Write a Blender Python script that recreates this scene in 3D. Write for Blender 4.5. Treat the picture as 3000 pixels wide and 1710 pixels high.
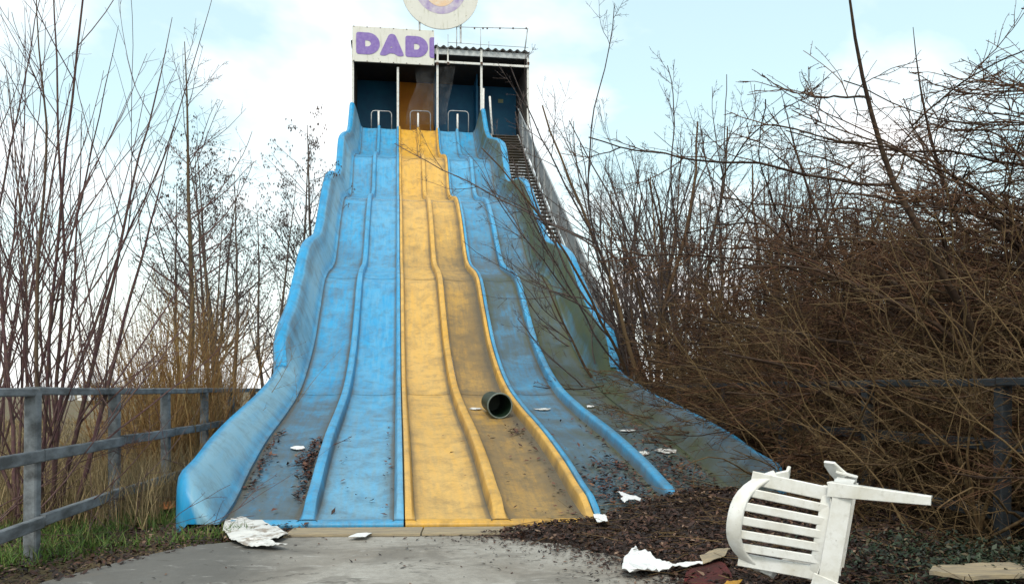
import bpy, bmesh, math, random
import numpy as np
from mathutils import Vector, Matrix, Euler

R = math.radians
rnd = random.Random(11)
rng = np.random.default_rng(5)
for o in list(bpy.data.objects):
    bpy.data.objects.remove(o)
scene = bpy.context.scene
COL = scene.collection

# ------------------------------------------------------------------ camera
CAM_H = 1.15
FPX, CX, HY = 2400.0, 1500.0, 1140.0          # photo focal length, centre, horizon (3000 px wide photo)
cam = bpy.data.cameras.new("camera")
cam.sensor_width = 36.0
cam.lens = FPX / 3000.0 * 36.0
cam.shift_y = (HY - 855.0) / 3000.0
cam.clip_start = 0.05
cam.clip_end = 3000.0
camo = bpy.data.objects.new("camera", cam)
camo.location = (0, 0, CAM_H)
camo.rotation_euler = (R(90), 0, 0)
COL.objects.link(camo)
scene.camera = camo

# ------------------------------------------------------------------ light
SUN_EL, SUN_AZ = 52.0, 190.0      # azimuth clockwise from +Y (the view direction)
w = bpy.data.worlds.new("World")
scene.world = w
w.use_nodes = True
nt = w.node_tree
for n in list(nt.nodes):
    nt.nodes.remove(n)
N = nt.nodes.new
L = nt.links.new
out = N("ShaderNodeOutputWorld")
bg = N("ShaderNodeBackground")
bg.inputs["Strength"].default_value = 0.15
sky = N("ShaderNodeTexSky")
sky.sky_type = 'NISHITA'
sky.sun_disc = False
sky.sun_elevation = R(SUN_EL)
sky.sun_rotation = R(SUN_AZ)
sky.air_density = 1.0
sky.dust_density = 2.0
sky.ozone_density = 1.0
tc = N("ShaderNodeTexCoord")
sep = N("ShaderNodeSeparateXYZ")
L(tc.outputs["Generated"], sep.inputs[0])
zz = N("ShaderNodeMath"); zz.operation = 'MAXIMUM'; zz.inputs[1].default_value = 0.0
L(sep.outputs["Z"], zz.inputs[0])
za = N("ShaderNodeMath"); za.operation = 'ADD'; za.inputs[1].default_value = 0.32
L(zz.outputs[0], za.inputs[0])
dv = N("ShaderNodeVectorMath"); dv.operation = 'DIVIDE'
cmb = N("ShaderNodeCombineXYZ")
for i in range(3):
    L(za.outputs[0], cmb.inputs[i])
L(tc.outputs["Generated"], dv.inputs[0]); L(cmb.outputs[0], dv.inputs[1])
mp = N("ShaderNodeMapping"); mp.inputs["Scale"].default_value = (1.0, 1.0, 1.5)
mp.inputs["Location"].default_value = (3.1, 0.4, 0.0)
L(dv.outputs[0], mp.inputs[0])
nz = N("ShaderNodeTexNoise"); nz.inputs["Scale"].default_value = 1.7
nz.inputs["Detail"].default_value = 6.0; nz.inputs["Roughness"].default_value = 0.52
nz.inputs["Distortion"].default_value = 0.15
L(mp.outputs[0], nz.inputs["Vector"])
rp = N("ShaderNodeValToRGB")
rp.color_ramp.elements[0].position = 0.46; rp.color_ramp.elements[0].color = (0, 0, 0, 1)
rp.color_ramp.elements[1].position = 0.63; rp.color_ramp.elements[1].color = (1, 1, 1, 1)
L(nz.outputs["Fac"], rp.inputs[0])
hz = N("ShaderNodeMapRange"); hz.inputs["From Min"].default_value = 0.0; hz.inputs["From Max"].default_value = 0.24
hz.inputs["To Min"].default_value = 0.85; hz.inputs["To Max"].default_value = 0.0
L(sep.outputs["Z"], hz.inputs["Value"])
mx = N("ShaderNodeMath"); mx.operation = 'MAXIMUM'
L(rp.outputs[0], mx.inputs[0]); L(hz.outputs[0], mx.inputs[1])
tint = N("ShaderNodeMix"); tint.data_type = 'RGBA'; tint.blend_type = 'MULTIPLY'
tint.inputs["Factor"].default_value = 1.0
tint.inputs["B"].default_value = (1.9, 1.85, 1.35, 1)
L(sky.outputs[0], tint.inputs["A"])
veil = N("ShaderNodeMix"); veil.data_type = 'RGBA'; veil.inputs["Factor"].default_value = 0.5
veil.inputs["B"].default_value = (5.0, 6.5, 6.9, 1)
L(tint.outputs["Result"], veil.inputs["A"])
cl = N("ShaderNodeMix"); cl.data_type = 'RGBA'
cl.inputs["B"].default_value = (7.9, 7.9, 7.9, 1)
L(mx.outputs[0], cl.inputs["Factor"]); L(veil.outputs["Result"], cl.inputs["A"])
L(cl.outputs["Result"], bg.inputs["Color"]); L(bg.outputs[0], out.inputs["Surface"])

sd = bpy.data.lights.new("sun", 'SUN')
sd.energy = 1.5
sd.angle = R(12)
sd.color = (1.0, 0.95, 0.87)
so = bpy.data.objects.new("sun", sd)
az = R(SUN_AZ); el = R(SUN_EL)
sdir = Vector((math.sin(az) * math.cos(el), math.cos(az) * math.cos(el), math.sin(el)))
so.rotation_euler = sdir.to_track_quat('Z', 'Y').to_euler()
so.location = (0, 0, 30)
COL.objects.link(so)
vs = scene.view_settings
vs.view_transform = 'Standard'
vs.look = 'None'
vs.exposure = 0.25
vs.gamma = 1.0
vs.use_curve_mapping = False

# ------------------------------------------------------------------ helpers
def tag(o, label=None, cat=None, group=None, kind=None):
    if label: o["label"] = label
    if cat: o["category"] = cat
    if group: o["group"] = group
    if kind: o["kind"] = kind
    return o

def empty(name, loc=(0, 0, 0), rz=0.0):
    o = bpy.data.objects.new(name, None)
    o.empty_display_size = 0.2
    o.location = loc
    o.rotation_euler = (0, 0, rz)
    COL.objects.link(o)
    return o

def link_mesh(name, me, mat, parent=None):
    o = bpy.data.objects.new(name, me)
    if mat is not None and not me.materials:
        me.materials.append(mat)
    COL.objects.link(o)
    if parent is not None:
        o.parent = parent
    return o

def mk(name, verts, faces, mat, parent=None, smooth=False):
    me = bpy.data.meshes.new(name)
    me.from_pydata([tuple(v) for v in verts], [], [tuple(f) for f in faces])
    if smooth:
        me.polygons.foreach_set("use_smooth", [True] * len(me.polygons))
    me.update()
    return link_mesh(name, me, mat, parent)

class MB:
    """collects boxes / bars / tubes into one mesh"""
    def __init__(self):
        self.v = []; self.f = []
    def add(self, vs, fs):
        b = len(self.v)
        self.v += [Vector(p) for p in vs]
        self.f += [tuple(i + b for i in q) for q in fs]
        return self
    def box(self, x0, x1, y0, y1, z0, z1, bev=0.0):
        if bev <= 0:
            vs = [(x0, y0, z0), (x1, y0, z0), (x1, y1, z0), (x0, y1, z0), (x0, y0, z1), (x1, y0, z1), (x1, y1, z1), (x0, y1, z1)]
            return self.add(vs, [(0, 3, 2, 1), (4, 5, 6, 7), (0, 1, 5, 4), (1, 2, 6, 5), (2, 3, 7, 6), (3, 0, 4, 7)])
        bm = bmesh.new()
        bmesh.ops.create_cube(bm, size=1)
        for v in bm.verts:
            v.co = Vector(((x0 + x1) / 2 + v.co.x * (x1 - x0), (y0 + y1) / 2 + v.co.y * (y1 - y0), (z0 + z1) / 2 + v.co.z * (z1 - z0)))
        bmesh.ops.bevel(bm, geom=bm.edges[:], offset=bev, segments=2, profile=0.6, affect='EDGES')
        bm.verts.index_update()
        self.add([v.co for v in bm.verts], [[v.index for v in f.verts] for f in bm.faces])
        bm.free()
        return self
    def sweep(self, path, ws, ts, side, cap=True, ch=0.25):
        """chamfered rectangular bar along a path; ws half width along 'side', ts half thickness"""
        n = len(path); path = [Vector(p) for p in path]
        if not hasattr(ws, '__len__'): ws = [ws] * n
        if not hasattr(ts, '__len__'): ts = [ts] * n
        vs = []; fs = []
        for i, p in enumerate(path):
            t = (path[min(i + 1, n - 1)] - path[max(i - 1, 0)]).normalized()
            sdv = Vector(side[i] if hasattr(side[0], '__len__') else side)
            sdv = (sdv - t * sdv.dot(t)).normalized()
            u = t.cross(sdv).normalized()
            a, b = ws[i], ts[i]
            c = ch * min(a, b) * 2
            for (p1, p2) in ((a, b - c), (a - c, b), (-a + c, b), (-a, b - c), (-a, -b + c), (-a + c, -b), (a - c, -b), (a, -b + c)):
                vs.append(p + sdv * p1 + u * p2)
        for i in range(n - 1):
            for k in range(8):
                fs.append((i * 8 + k, i * 8 + (k + 1) % 8, (i + 1) * 8 + (k + 1) % 8, (i + 1) * 8 + k))
        if cap:
            fs.append(tuple(reversed(range(8))))
            fs.append(tuple((n - 1) * 8 + k for k in range(8)))
        return self.add(vs, fs)
    def tube(self, path, r, sides=8, cap=True):
        n = len(path); path = [Vector(p) for p in path]
        if not hasattr(r, '__len__'): r = [r] * n
        vs = []; fs = []
        prev = None
        for i, p in enumerate(path):
            t = (path[min(i + 1, n - 1)] - path[max(i - 1, 0)]).normalized()
            if prev is None:
                ref = Vector((0, 0, 1)) if abs(t.z) < 0.9 else Vector((1, 0, 0))
                a = t.cross(ref).normalized()
            else:
                a = (prev - t * prev.dot(t)).normalized()
            prev = a
            b = t.cross(a)
            for k in range(sides):
                th = 2 * math.pi * k / sides
                vs.append(p + (a * math.cos(th) + b * math.sin(th)) * r[i])
        for i in range(n - 1):
            for k in range(sides):
                fs.append((i * sides + k, i * sides + (k + 1) % sides, (i + 1) * sides + (k + 1) % sides, (i + 1) * sides + k))
        if cap:
            fs.append(tuple(reversed(range(sides))))
            fs.append(tuple((n - 1) * sides + k for k in range(sides)))
        return self.add(vs, fs)
    def build(self, name, mat, parent=None, smooth=False):
        return mk(name, self.v, self.f, mat, parent, smooth)

# ------------------------------------------------------------------ materials
MATS = {}
def nodes_of(name):
    m = bpy.data.materials.new(name)
    m.use_nodes = True
    t = m.node_tree
    b = t.nodes["Principled BSDF"]
    return m, t, b

def noise(t, vec, scale, detail=4, rough=0.55, dist=0.0):
    n = t.nodes.new("ShaderNodeTexNoise")
    n.inputs["Scale"].default_value = scale
    n.inputs["Detail"].default_value = detail
    n.inputs["Roughness"].default_value = rough
    n.inputs["Distortion"].default_value = dist
    if vec is not None: t.links.new(vec, n.inputs["Vector"])
    return n.outputs["Fac"]

def ramp(t, fac, stops):
    n = t.nodes.new("ShaderNodeValToRGB")
    els = n.color_ramp.elements
    while len(els) < len(stops): els.new(0.5)
    for e, (p, c) in zip(els, stops):
        e.position = p
        e.color = (c, c, c, 1) if not hasattr(c, '__len__') else (c[0], c[1], c[2], 1)
    t.links.new(fac, n.inputs[0])
    return n.outputs[0]

def mixc(t, fac, a, b, mode='MIX'):
    n = t.nodes.new("ShaderNodeMix"); n.data_type = 'RGBA'; n.blend_type = mode
    for k, s in (("Factor", fac), ("A", a), ("B", b)):
        if hasattr(s, 'is_output'): t.links.new(s, n.inputs[k])
        elif hasattr(s, '__len__'): n.inputs[k].default_value = (s[0], s[1], s[2], 1)
        else: n.inputs[k].default_value = s
    return n.outputs["Result"]

def mth(t, op, a, b=None, clamp=False):
    n = t.nodes.new("ShaderNodeMath"); n.operation = op; n.use_clamp = clamp
    for i, s in enumerate((a, b)):
        if s is None: continue
        if hasattr(s, 'is_output'): t.links.new(s, n.inputs[i])
        else: n.inputs[i].default_value = s
    return n.outputs[0]

def coords(t, kind="Object", scale=(1, 1, 1)):
    c = t.nodes.new("ShaderNodeTexCoord")
    m = t.nodes.new("ShaderNodeMapping"); m.inputs["Scale"].default_value = scale
    t.links.new(c.outputs[kind], m.inputs[0])
    return m.outputs[0]

def bump(t, b, h, strength=0.3, dist=0.01):
    n = t.nodes.new("ShaderNodeBump")
    n.inputs["Strength"].default_value = strength
    n.inputs["Distance"].default_value = dist
    t.links.new(h, n.inputs["Height"])
    t.links.new(n.outputs[0], b.inputs["Normal"])

def simple(name, col, col2=None, scale=3.0, rough=0.7, metal=0.0, bmp=0.2, bscale=30.0, stretch=(1, 1, 1), lo=0.35, hi=0.65, spec=0.4):
    m, t, b = nodes_of(name)
    v = coords(t, "Object", stretch)
    if col2 is not None:
        f = ramp(t, noise(t, v, scale, 6, 0.6), [(lo, 0.0), (hi, 1.0)])
        c = mixc(t, f, col, col2)
        t.links.new(c, b.inputs["Base Color"])
    else:
        b.inputs["Base Color"].default_value = (*col, 1)
    b.inputs["Roughness"].default_value = rough
    b.inputs["Metallic"].default_value = metal
    b.inputs["Specular IOR Level"].default_value = spec
    if bmp > 0: bump(t, b, noise(t, v, bscale, 4), bmp, 0.01)
    return m

def gelcoat(name, base, deep, chalk):
    """weathered glass-fibre: attribute 'wear' = (dirt plus shade painted along lane edges, algae, chalk)"""
    m, t, b = nodes_of(name)
    at = t.nodes.new("ShaderNodeAttribute"); at.attribute_name = "wear_shade"
    sp = t.nodes.new("ShaderNodeSeparateColor")
    t.links.new(at.outputs["Color"], sp.inputs[0])
    uv = t.nodes.new("ShaderNodeUVMap"); uv.uv_map = "UVMap"
    ms = t.nodes.new("ShaderNodeMapping"); ms.inputs["Scale"].default_value = (9.0, 0.9, 1)
    t.links.new(uv.outputs[0], ms.inputs[0])
    mi = t.nodes.new("ShaderNodeMapping"); mi.inputs["Scale"].default_value = (1, 1, 1)
    t.links.new(uv.outputs[0], mi.inputs[0])
    streak = noise(t, ms.outputs[0], 1.6, 7, 0.65)
    blot = noise(t, mi.outputs[0], 1.5, 7, 0.62, 0.4)
    fine = noise(t, mi.outputs[0], 26, 5, 0.7)
    # base tone variation and chalking
    c = mixc(t, ramp(t, blot, [(0.32, 0.0), (0.7, 1.0)]), base, deep)
    chf = mth(t, 'MULTIPLY', mth(t, 'ADD', mth(t, 'MULTIPLY', streak, 0.9), mth(t, 'SUBTRACT', sp.outputs[2], 0.42)), 1.5, True)
    c = mixc(t, chf, c, chalk)
    # dirt, with the painted lane-edge shade in the same channel
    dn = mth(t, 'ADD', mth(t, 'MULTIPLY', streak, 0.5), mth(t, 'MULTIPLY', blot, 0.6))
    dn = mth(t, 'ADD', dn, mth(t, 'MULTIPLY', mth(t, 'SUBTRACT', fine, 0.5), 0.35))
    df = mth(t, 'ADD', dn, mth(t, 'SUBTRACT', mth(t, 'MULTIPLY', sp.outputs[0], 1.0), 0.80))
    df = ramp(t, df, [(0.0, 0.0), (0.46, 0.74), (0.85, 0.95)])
    dirt_shade_c = mixc(t, fine, (0.035, 0.033, 0.026), (0.13, 0.115, 0.09))
    c = mixc(t, df, c, dirt_shade_c)
    # algae
    af = mth(t, 'ADD', mth(t, 'ADD', mth(t, 'MULTIPLY', blot, 0.55), mth(t, 'MULTIPLY', streak, 0.45)), mth(t, 'SUBTRACT', sp.outputs[1], 0.78))
    af = ramp(t, af, [(0.0, 0.0), (0.40, 0.88)])
    alc = mixc(t, streak, (0.012, 0.022, 0.014), (0.075, 0.092, 0.016))
    c = mixc(t, af, c, alc)
    # pale chips and scratches along the run of the lane
    mh = t.nodes.new("ShaderNodeMapping"); mh.inputs["Scale"].default_value = (30.0, 1.6, 1)
    t.links.new(uv.outputs[0], mh.inputs[0])
    chip = ramp(t, noise(t, mh.outputs[0], 1.3, 5, 0.75), [(0.66, 0.0), (0.72, 0.35)])
    c = mixc(t, chip, c, chalk)
    # broad grimy mottling
    mot = ramp(t, noise(t, mi.outputs[0], 4.5, 8, 0.72, 0.5), [(0.47, 0.0), (0.72, 0.52)])
    c = mixc(t, mot, c, (0.06, 0.058, 0.045))
    # speckle
    spk = ramp(t, noise(t, mi.outputs[0], 70, 3, 0.6), [(0.66, 0.0), (0.72, 0.55)])
    c = mixc(t, spk, c, (0.03, 0.028, 0.022))
    t.links.new(c, b.inputs["Base Color"])
    rg = mth(t, 'ADD', 0.42, mth(t, 'MULTIPLY', df, 0.4), True)
    t.links.new(rg, b.inputs["Roughness"])
    b.inputs["Specular IOR Level"].default_value = 0.35
    bump(t, b, fine, 0.12, 0.006)
    return m

M = MATS
M['blue'] = gelcoat("blue_gelcoat", (0.010, 0.285, 0.56), (0.008, 0.225, 0.48), (0.19, 0.37, 0.49))
M['yellow'] = gelcoat("yellow_gelcoat", (0.62, 0.33, 0.028), (0.54, 0.275, 0.022), (0.58, 0.38, 0.13))
M['galv'] = simple("galvanised_steel", (0.42, 0.44, 0.45), (0.26, 0.27, 0.28), 6, 0.5, 0.35, 0.1, 40)
M['whitepaint'] = simple("white_painted_steel", (0.62, 0.62, 0.6), (0.36, 0.33, 0.29), 9, 0.55, 0, 0.1, 40, lo=0.5, hi=0.75)
M['rust'] = simple("rusty_steel", (0.10, 0.055, 0.035), (0.05, 0.035, 0.03), 8, 0.85)
M['darksteel'] = simple("dark_weathered_steel", (0.05, 0.05, 0.052), (0.09, 0.075, 0.06), 5, 0.7)
M['roofmetal'] = simple("corrugated_roof_metal", (0.30, 0.31, 0.32), (0.16, 0.15, 0.14), 4, 0.55, 0.3)
M['panelblue'] = simple("blue_panel", (0.010, 0.15, 0.30), (0.008, 0.10, 0.22), 1.6, 0.5, 0, 0.05)
M['panelyellow'] = simple("amber_panel", (0.75, 0.32, 0.02), (0.6, 0.22, 0.015), 1.2, 0.5, 0, 0.05)
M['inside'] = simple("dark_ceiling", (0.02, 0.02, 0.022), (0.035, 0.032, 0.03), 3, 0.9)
M['plywood'] = simple("weathered_board", (0.34, 0.27, 0.17), (0.20, 0.17, 0.13), 5, 0.85, 0, 0.3, 25, (1, 6, 6))
M['purple'] = simple("faded_purple_paint", (0.17, 0.10, 0.36), (0.24, 0.17, 0.42), 7, 0.6, 0, 0.05, 40)
M['purplefade'] = simple("bleached_purple_paint", (0.27, 0.20, 0.42), (0.52, 0.48, 0.54), 2.5, 0.6, 0, 0.05, 40)
M['peach'] = simple("faded_peach_paint", (0.66, 0.44, 0.27), (0.64, 0.54, 0.44), 7, 0.6, 0, 0.05, 40)
def signboard():
    m, t, b = nodes_of("weathered_signboard")
    v = coords(t, "Object")
    vs_ = coords(t, "Object", (5, 5, 0.7))
    c = mixc(t, noise(t, v, 2.5, 6, 0.6), (0.66, 0.66, 0.62), (0.54, 0.53, 0.48))
    st = ramp(t, noise(t, vs_, 2.2, 6, 0.6), [(0.56, 0.0), (0.75, 0.55)])
    c = mixc(t, st, c, (0.30, 0.30, 0.20))
    sp_ = ramp(t, noise(t, v, 9, 5, 0.7), [(0.66, 0.0), (0.70, 0.9)])
    c = mixc(t, sp_, c, (0.10, 0.08, 0.05))
    t.links.new(c, b.inputs["Base Color"]); b.inputs["Roughness"].default_value = 0.6
    return m
M['sign'] = signboard()
M['fence'] = simple("grey_weathered_rail", (0.19, 0.21, 0.23), (0.07, 0.075, 0.08), 4, 0.8, 0, 0.35, 30, (3, 1, 3))
M['fencedark'] = simple("dark_weathered_rail", (0.03, 0.037, 0.045), (0.016, 0.018, 0.021), 5, 0.8, 0, 0.35, 30, (3, 1, 3))
def plastic_white():
    m, t, b = nodes_of("dirty_white_plastic")
    v = coords(t, "Object")
    f = ramp(t, noise(t, v, 7, 6, 0.65), [(0.40, 0.0), (0.72, 0.75)])
    c = mixc(t, f, (0.70, 0.70, 0.69), (0.47, 0.44, 0.36))
    c = mixc(t, ramp(t, noise(t, v, 22, 6, 0.7), [(0.55, 0.0), (0.72, 0.4)]), c, (0.34, 0.32, 0.28))
    c = mixc(t, ramp(t, noise(t, v, 60, 4, 0.7), [(0.64, 0.0), (0.72, 0.6)]), c, (0.24, 0.21, 0.17))
    t.links.new(c, b.inputs["Base Color"]); b.inputs["Roughness"].default_value = 0.42
    bump(t, b, noise(t, v, 120, 3), 0.05, 0.003)
    return m
M['chair'] = plastic_white()
def paperm(name, c1, c2, amt=0.6):
    m, t, b = nodes_of(name)
    v = coords(t, "Object")
    f = ramp(t, noise(t, v, 9, 6, 0.7), [(amt, 0.0), (amt + 0.12, 0.85)])
    c = mixc(t, f, c1, c2)
    t.links.new(c, b.inputs["Base Color"]); b.inputs["Roughness"].default_value = 0.7
    bump(t, b, noise(t, v, 25, 4), 0.3, 0.01)
    return m
M['paper'] = paperm("dirty_white_sheet", (0.60, 0.60, 0.59), (0.20, 0.15, 0.11), 0.50)
M['paperclean'] = paperm("white_sheet", (0.66, 0.67, 0.68), (0.45, 0.43, 0.40), 0.62)
M['greenbin'] = simple("dark_green_plastic", (0.006, 0.018, 0.009), (0.010, 0.026, 0.014), 6, 0.5, 0, 0.1)
M['greyrim'] = simple("worn_rim_plastic", (0.10, 0.13, 0.115), (0.16, 0.18, 0.16), 12, 0.5, 0, 0.1)
M['amberscrap'] = simple("amber_scrap", (0.62, 0.32, 0.03), (0.45, 0.22, 0.03), 9, 0.6)
M['redcloth'] = simple("dark_red_cloth", (0.085, 0.012, 0.012), (0.04, 0.012, 0.01), 9, 0.95, 0, 0.6, 60)
M['orange'] = simple("orange_plastic", (0.55, 0.16, 0.02), (0.32, 0.11, 0.03), 9, 0.6)
M['notice'] = simple("pale_green_notice", (0.35, 0.42, 0.26), None, rough=0.6, bmp=0)

def film():
    m = bpy.data.materials.new("clear_plastic_film"); m.use_nodes = True
    t = m.node_tree
    for n in list(t.nodes): t.nodes.remove(n)
    o = t.nodes.new("ShaderNodeOutputMaterial")
    tr = t.nodes.new("ShaderNodeBsdfTransparent"); tr.inputs[0].default_value = (0.92, 0.92, 0.92, 1)
    gl = t.nodes.new("ShaderNodeBsdfPrincipled"); gl.inputs["Base Color"].default_value = (0.22, 0.22, 0.23, 1)
    gl.inputs["Roughness"].default_value = 0.35
    mi = t.nodes.new("ShaderNodeMixShader")
    f = ramp(t, noise(t, coords(t), 3.0, 6, 0.6), [(0.3, 0.03), (0.8, 0.20)])
    t.links.new(f, mi.inputs[0])
    t.links.new(tr.outputs[0], mi.inputs[1]); t.links.new(gl.outputs[0], mi.inputs[2])
    t.links.new(mi.outputs[0], o.inputs[0])
    return m
M['film'] = film()

def bark(name, c1, c2, c3):
    m, t, b = nodes_of(name)
    v = coords(t, "Object")
    f = noise(t, v, 1.3, 3, 0.6)
    at = t.nodes.new("ShaderNodeAttribute"); at.attribute_name = "rnd"
    dk = tuple(x * 0.40 for x in c2); lt = tuple(x * 1.25 for x in c3)
    cr = ramp(t, at.outputs["Fac"], [(0.0, dk), (0.35, c2), (0.7, c1), (0.95, c3), (1.0, lt)])
    c = mixc(t, ramp(t, f, [(0.35, 0.0), (0.65, 0.6)]), cr, c2)
    g = ramp(t, noise(t, v, 18, 3, 0.6), [(0.45, 0.0), (0.7, 0.8)])
    c = mixc(t, g, c, c3)
    t.links.new(c, b.inputs["Base Color"]); b.inputs["Roughness"].default_value = 0.8
    b.inputs["Specular IOR Level"].default_value = 0.25
    return m
M['bark_willow'] = bark("willow_bark", (0.11, 0.085, 0.045), (0.085, 0.05, 0.035), (0.16, 0.13, 0.07))
M['twig_purple'] = bark("purple_shoot_bark", (0.075, 0.035, 0.04), (0.10, 0.055, 0.05), (0.13, 0.09, 0.085))
M['stem_purple'] = bark("purple_stem_bark", (0.085, 0.042, 0.05), (0.065, 0.032, 0.036), (0.12, 0.085, 0.055))
M['bark_grey'] = bark("grey_brown_bark", (0.085, 0.065, 0.05), (0.06, 0.042, 0.034), (0.13, 0.105, 0.085))
M['twig_grey'] = bark("grey_twig_bark", (0.085, 0.06, 0.052), (0.06, 0.042, 0.04), (0.12, 0.095, 0.085))
M['twig_tan'] = bark("tan_shoot_bark", (0.24, 0.14, 0.045), (0.17, 0.08, 0.03), (0.30, 0.21, 0.09))
M['bark_brown'] = bark("brown_bark", (0.085, 0.048, 0.025), (0.055, 0.032, 0.018), (0.13, 0.085, 0.045))
M['bark_dark'] = bark("dark_thorn_bark", (0.05, 0.028, 0.018), (0.032, 0.018, 0.012), (0.085, 0.055, 0.032))
M['twig_brown'] = bark("red_brown_twig_bark", (0.085, 0.036, 0.017), (0.045, 0.019, 0.011), (0.14, 0.075, 0.036))
M['twig_olive'] = bark("olive_twig_bark", (0.105, 0.06, 0.025), (0.055, 0.032, 0.014), (0.17, 0.115, 0.055))

def leafmat(name, stops, rough=0.75):
    m, t, b = nodes_of(name)
    at = t.nodes.new("ShaderNodeAttribute"); at.attribute_name = "rnd"
    c = ramp(t, at.outputs["Fac"], stops)
    t.links.new(c, b.inputs["Base Color"]); b.inputs["Roughness"].default_value = rough
    return m
M['leaf'] = leafmat("dead_leaves", [(0.0, (0.007, 0.004, 0.003)), (0.4, (0.020, 0.008, 0.006)), (0.7, (0.042, 0.016, 0.010)), (0.92, (0.085, 0.036, 0.02)), (1.0, (0.24, 0.16, 0.11))])
M['leafred'] = leafmat("wet_red_brown_leaves", [(0.0, (0.018, 0.008, 0.006)), (0.4, (0.05, 0.016, 0.010)), (0.8, (0.11, 0.035, 0.02)), (1.0, (0.20, 0.12, 0.07))])
M['ivy'] = leafmat("ground_ivy", [(0.0, (0.005, 0.010, 0.004)), (0.5, (0.010, 0.022, 0.008)), (0.85, (0.022, 0.042, 0.015)), (1.0, (0.07, 0.05, 0.025))], 0.6)
M['grass'] = leafmat("green_grass", [(0.0, (0.03, 0.06, 0.008)), (0.5, (0.06, 0.13, 0.015)), (0.8, (0.10, 0.17, 0.025)), (1.0, (0.22, 0.18, 0.07))])
M['straw'] = leafmat("dry_grass", [(0.0, (0.07, 0.05, 0.02)), (0.4, (0.16, 0.11, 0.05)), (0.8, (0.26, 0.19, 0.09)), (1.0, (0.36, 0.28, 0.15))])

def groundmat():
    m, t, b = nodes_of("field_soil_and_grass")
    v = coords(t, "Object")
    a = noise(t, v, 0.25, 8, 0.6); f = noise(t, v, 9, 8, 0.7)
    c = mixc(t, ramp(t, a, [(0.4, 0.0), (0.6, 1.0)]), (0.075, 0.052, 0.028), (0.065, 0.062, 0.022))
    c = mixc(t, ramp(t, f, [(0.35, 0.0), (0.7, 1.0)]), c, (0.15, 0.105, 0.05))
    t.links.new(c, b.inputs["Base Color"]); b.inputs["Roughness"].default_value = 0.95
    bump(t, b, f, 0.6, 0.05)
    return m
M['ground'] = groundmat()
M['soil'] = simple("dark_leafy_soil", (0.016, 0.009, 0.006), (0.032, 0.017, 0.011), 9, 0.95, 0, 0.7, 40)

def concrete():
    m, t, b = nodes_of("worn_concrete")
    v = coords(t, "Object")
    g = t.nodes.new("ShaderNodeTexCoord")
    s = t.nodes.new("ShaderNodeSeparateXYZ"); t.links.new(g.outputs["Object"], s.inputs[0])
    a = noise(t, v, 0.8, 7, 0.62, 0.5); f = noise(t, v, 14, 7, 0.7); ff = noise(t, v, 130, 3, 0.7)
    c = mixc(t, ramp(t, a, [(0.36, 0.0), (0.64, 1.0)]), (0.20, 0.178, 0.15), (0.36, 0.345, 0.315))
    c = mixc(t, ramp(t, f, [(0.4, 0.0), (0.75, 0.55)]), c, (0.13, 0.115, 0.10))
    # tar-dark strip on the outer side of the path (a surface of its own)
    e = mth(t, 'ADD', s.outputs["X"], mth(t, 'MULTIPLY', mth(t, 'SUBTRACT', a, 0.5), 1.6))
    mr = t.nodes.new("ShaderNodeMapRange"); mr.interpolation_type = 'SMOOTHSTEP'
    mr.inputs["From Min"].default_value = -2.05; mr.inputs["From Max"].default_value = -1.25
    mr.inputs["To Min"].default_value = 0.8; mr.inputs["To Max"].default_value = 0.0
    t.links.new(e, mr.inputs["Value"])
    c = mixc(t, mr.outputs[0], c, (0.075, 0.075, 0.072))
    crk = noise(t, coords(t, "Object", (1.0, 1.4, 1)), 0.9, 9, 0.62, 1.2)
    cl_ = ramp(t, crk, [(0.485, 0.0), (0.4975, 0.75), (0.5025, 0.75), (0.515, 0.0)])
    brk = ramp(t, noise(t, v, 2.3, 3, 0.5), [(0.50, 0.0), (0.60, 1.0)])
    c = mixc(t, mth(t, 'MULTIPLY', cl_, brk), c, (0.045, 0.04, 0.033))
    wet = ramp(t, noise(t, v, 1.7, 5, 0.6, 0.8), [(0.54, 0.0), (0.62, 0.55)])
    c = mixc(t, wet, c, (0.12, 0.108, 0.092))
    # pale scuffs
    sc = ramp(t, noise(t, coords(t, "Object", (1.0, 2.6, 1)), 3.4, 6, 0.7, 0.6), [(0.60, 0.0), (0.68, 0.55)])
    c = mixc(t, sc, c, (0.42, 0.41, 0.39))
    c = mixc(t, ramp(t, ff, [(0.56, 0.0), (0.68, 0.6)]), c, (0.08, 0.07, 0.06))
    t.links.new(c, b.inputs["Base Color"]); b.inputs["Roughness"].default_value = 0.8
    bump(t, b, f, 0.25, 0.01)
    return m
M['concrete'] = concrete()
def watermat():
    m, t, b = nodes_of("still_pond_water")
    b.inputs["Base Color"].default_value = (0.03, 0.035, 0.03, 1); b.inputs["Roughness"].default_value = 0.04
    return m
M['water'] = watermat()

# ------------------------------------------------------------------ slide frame of reference
PSI = math.atan((1500 - 1164) / FPX)
CS, SN = math.cos(PSI), math.sin(PSI)
OY = CAM_H * FPX / (1540 - HY)
OX = (1185 - CX) / FPX * OY
def W(u, v, z=0.0):
    return Vector((OX + u * CS - v * SN, OY + u * SN + v * CS, z))
def ground_px(x, y, z=0.0):
    """where the photo ray through a pixel meets the level z"""
    d = (CAM_H - z) * FPX / (y - HY)
    return Vector(((x - CX) / FPX * d, d, z))
def at_v(x, y, v):
    """point of the plane v = const of the slide frame on the photo ray -> (u, z)"""
    k = (x - CX) / FPX
    u = (k * (OY + v * CS) - OX + v * SN) / (CS - k * SN)
    Y = OY + u * SN + v * CS
    return u, CAM_H + (HY - y) / FPX * Y

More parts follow.
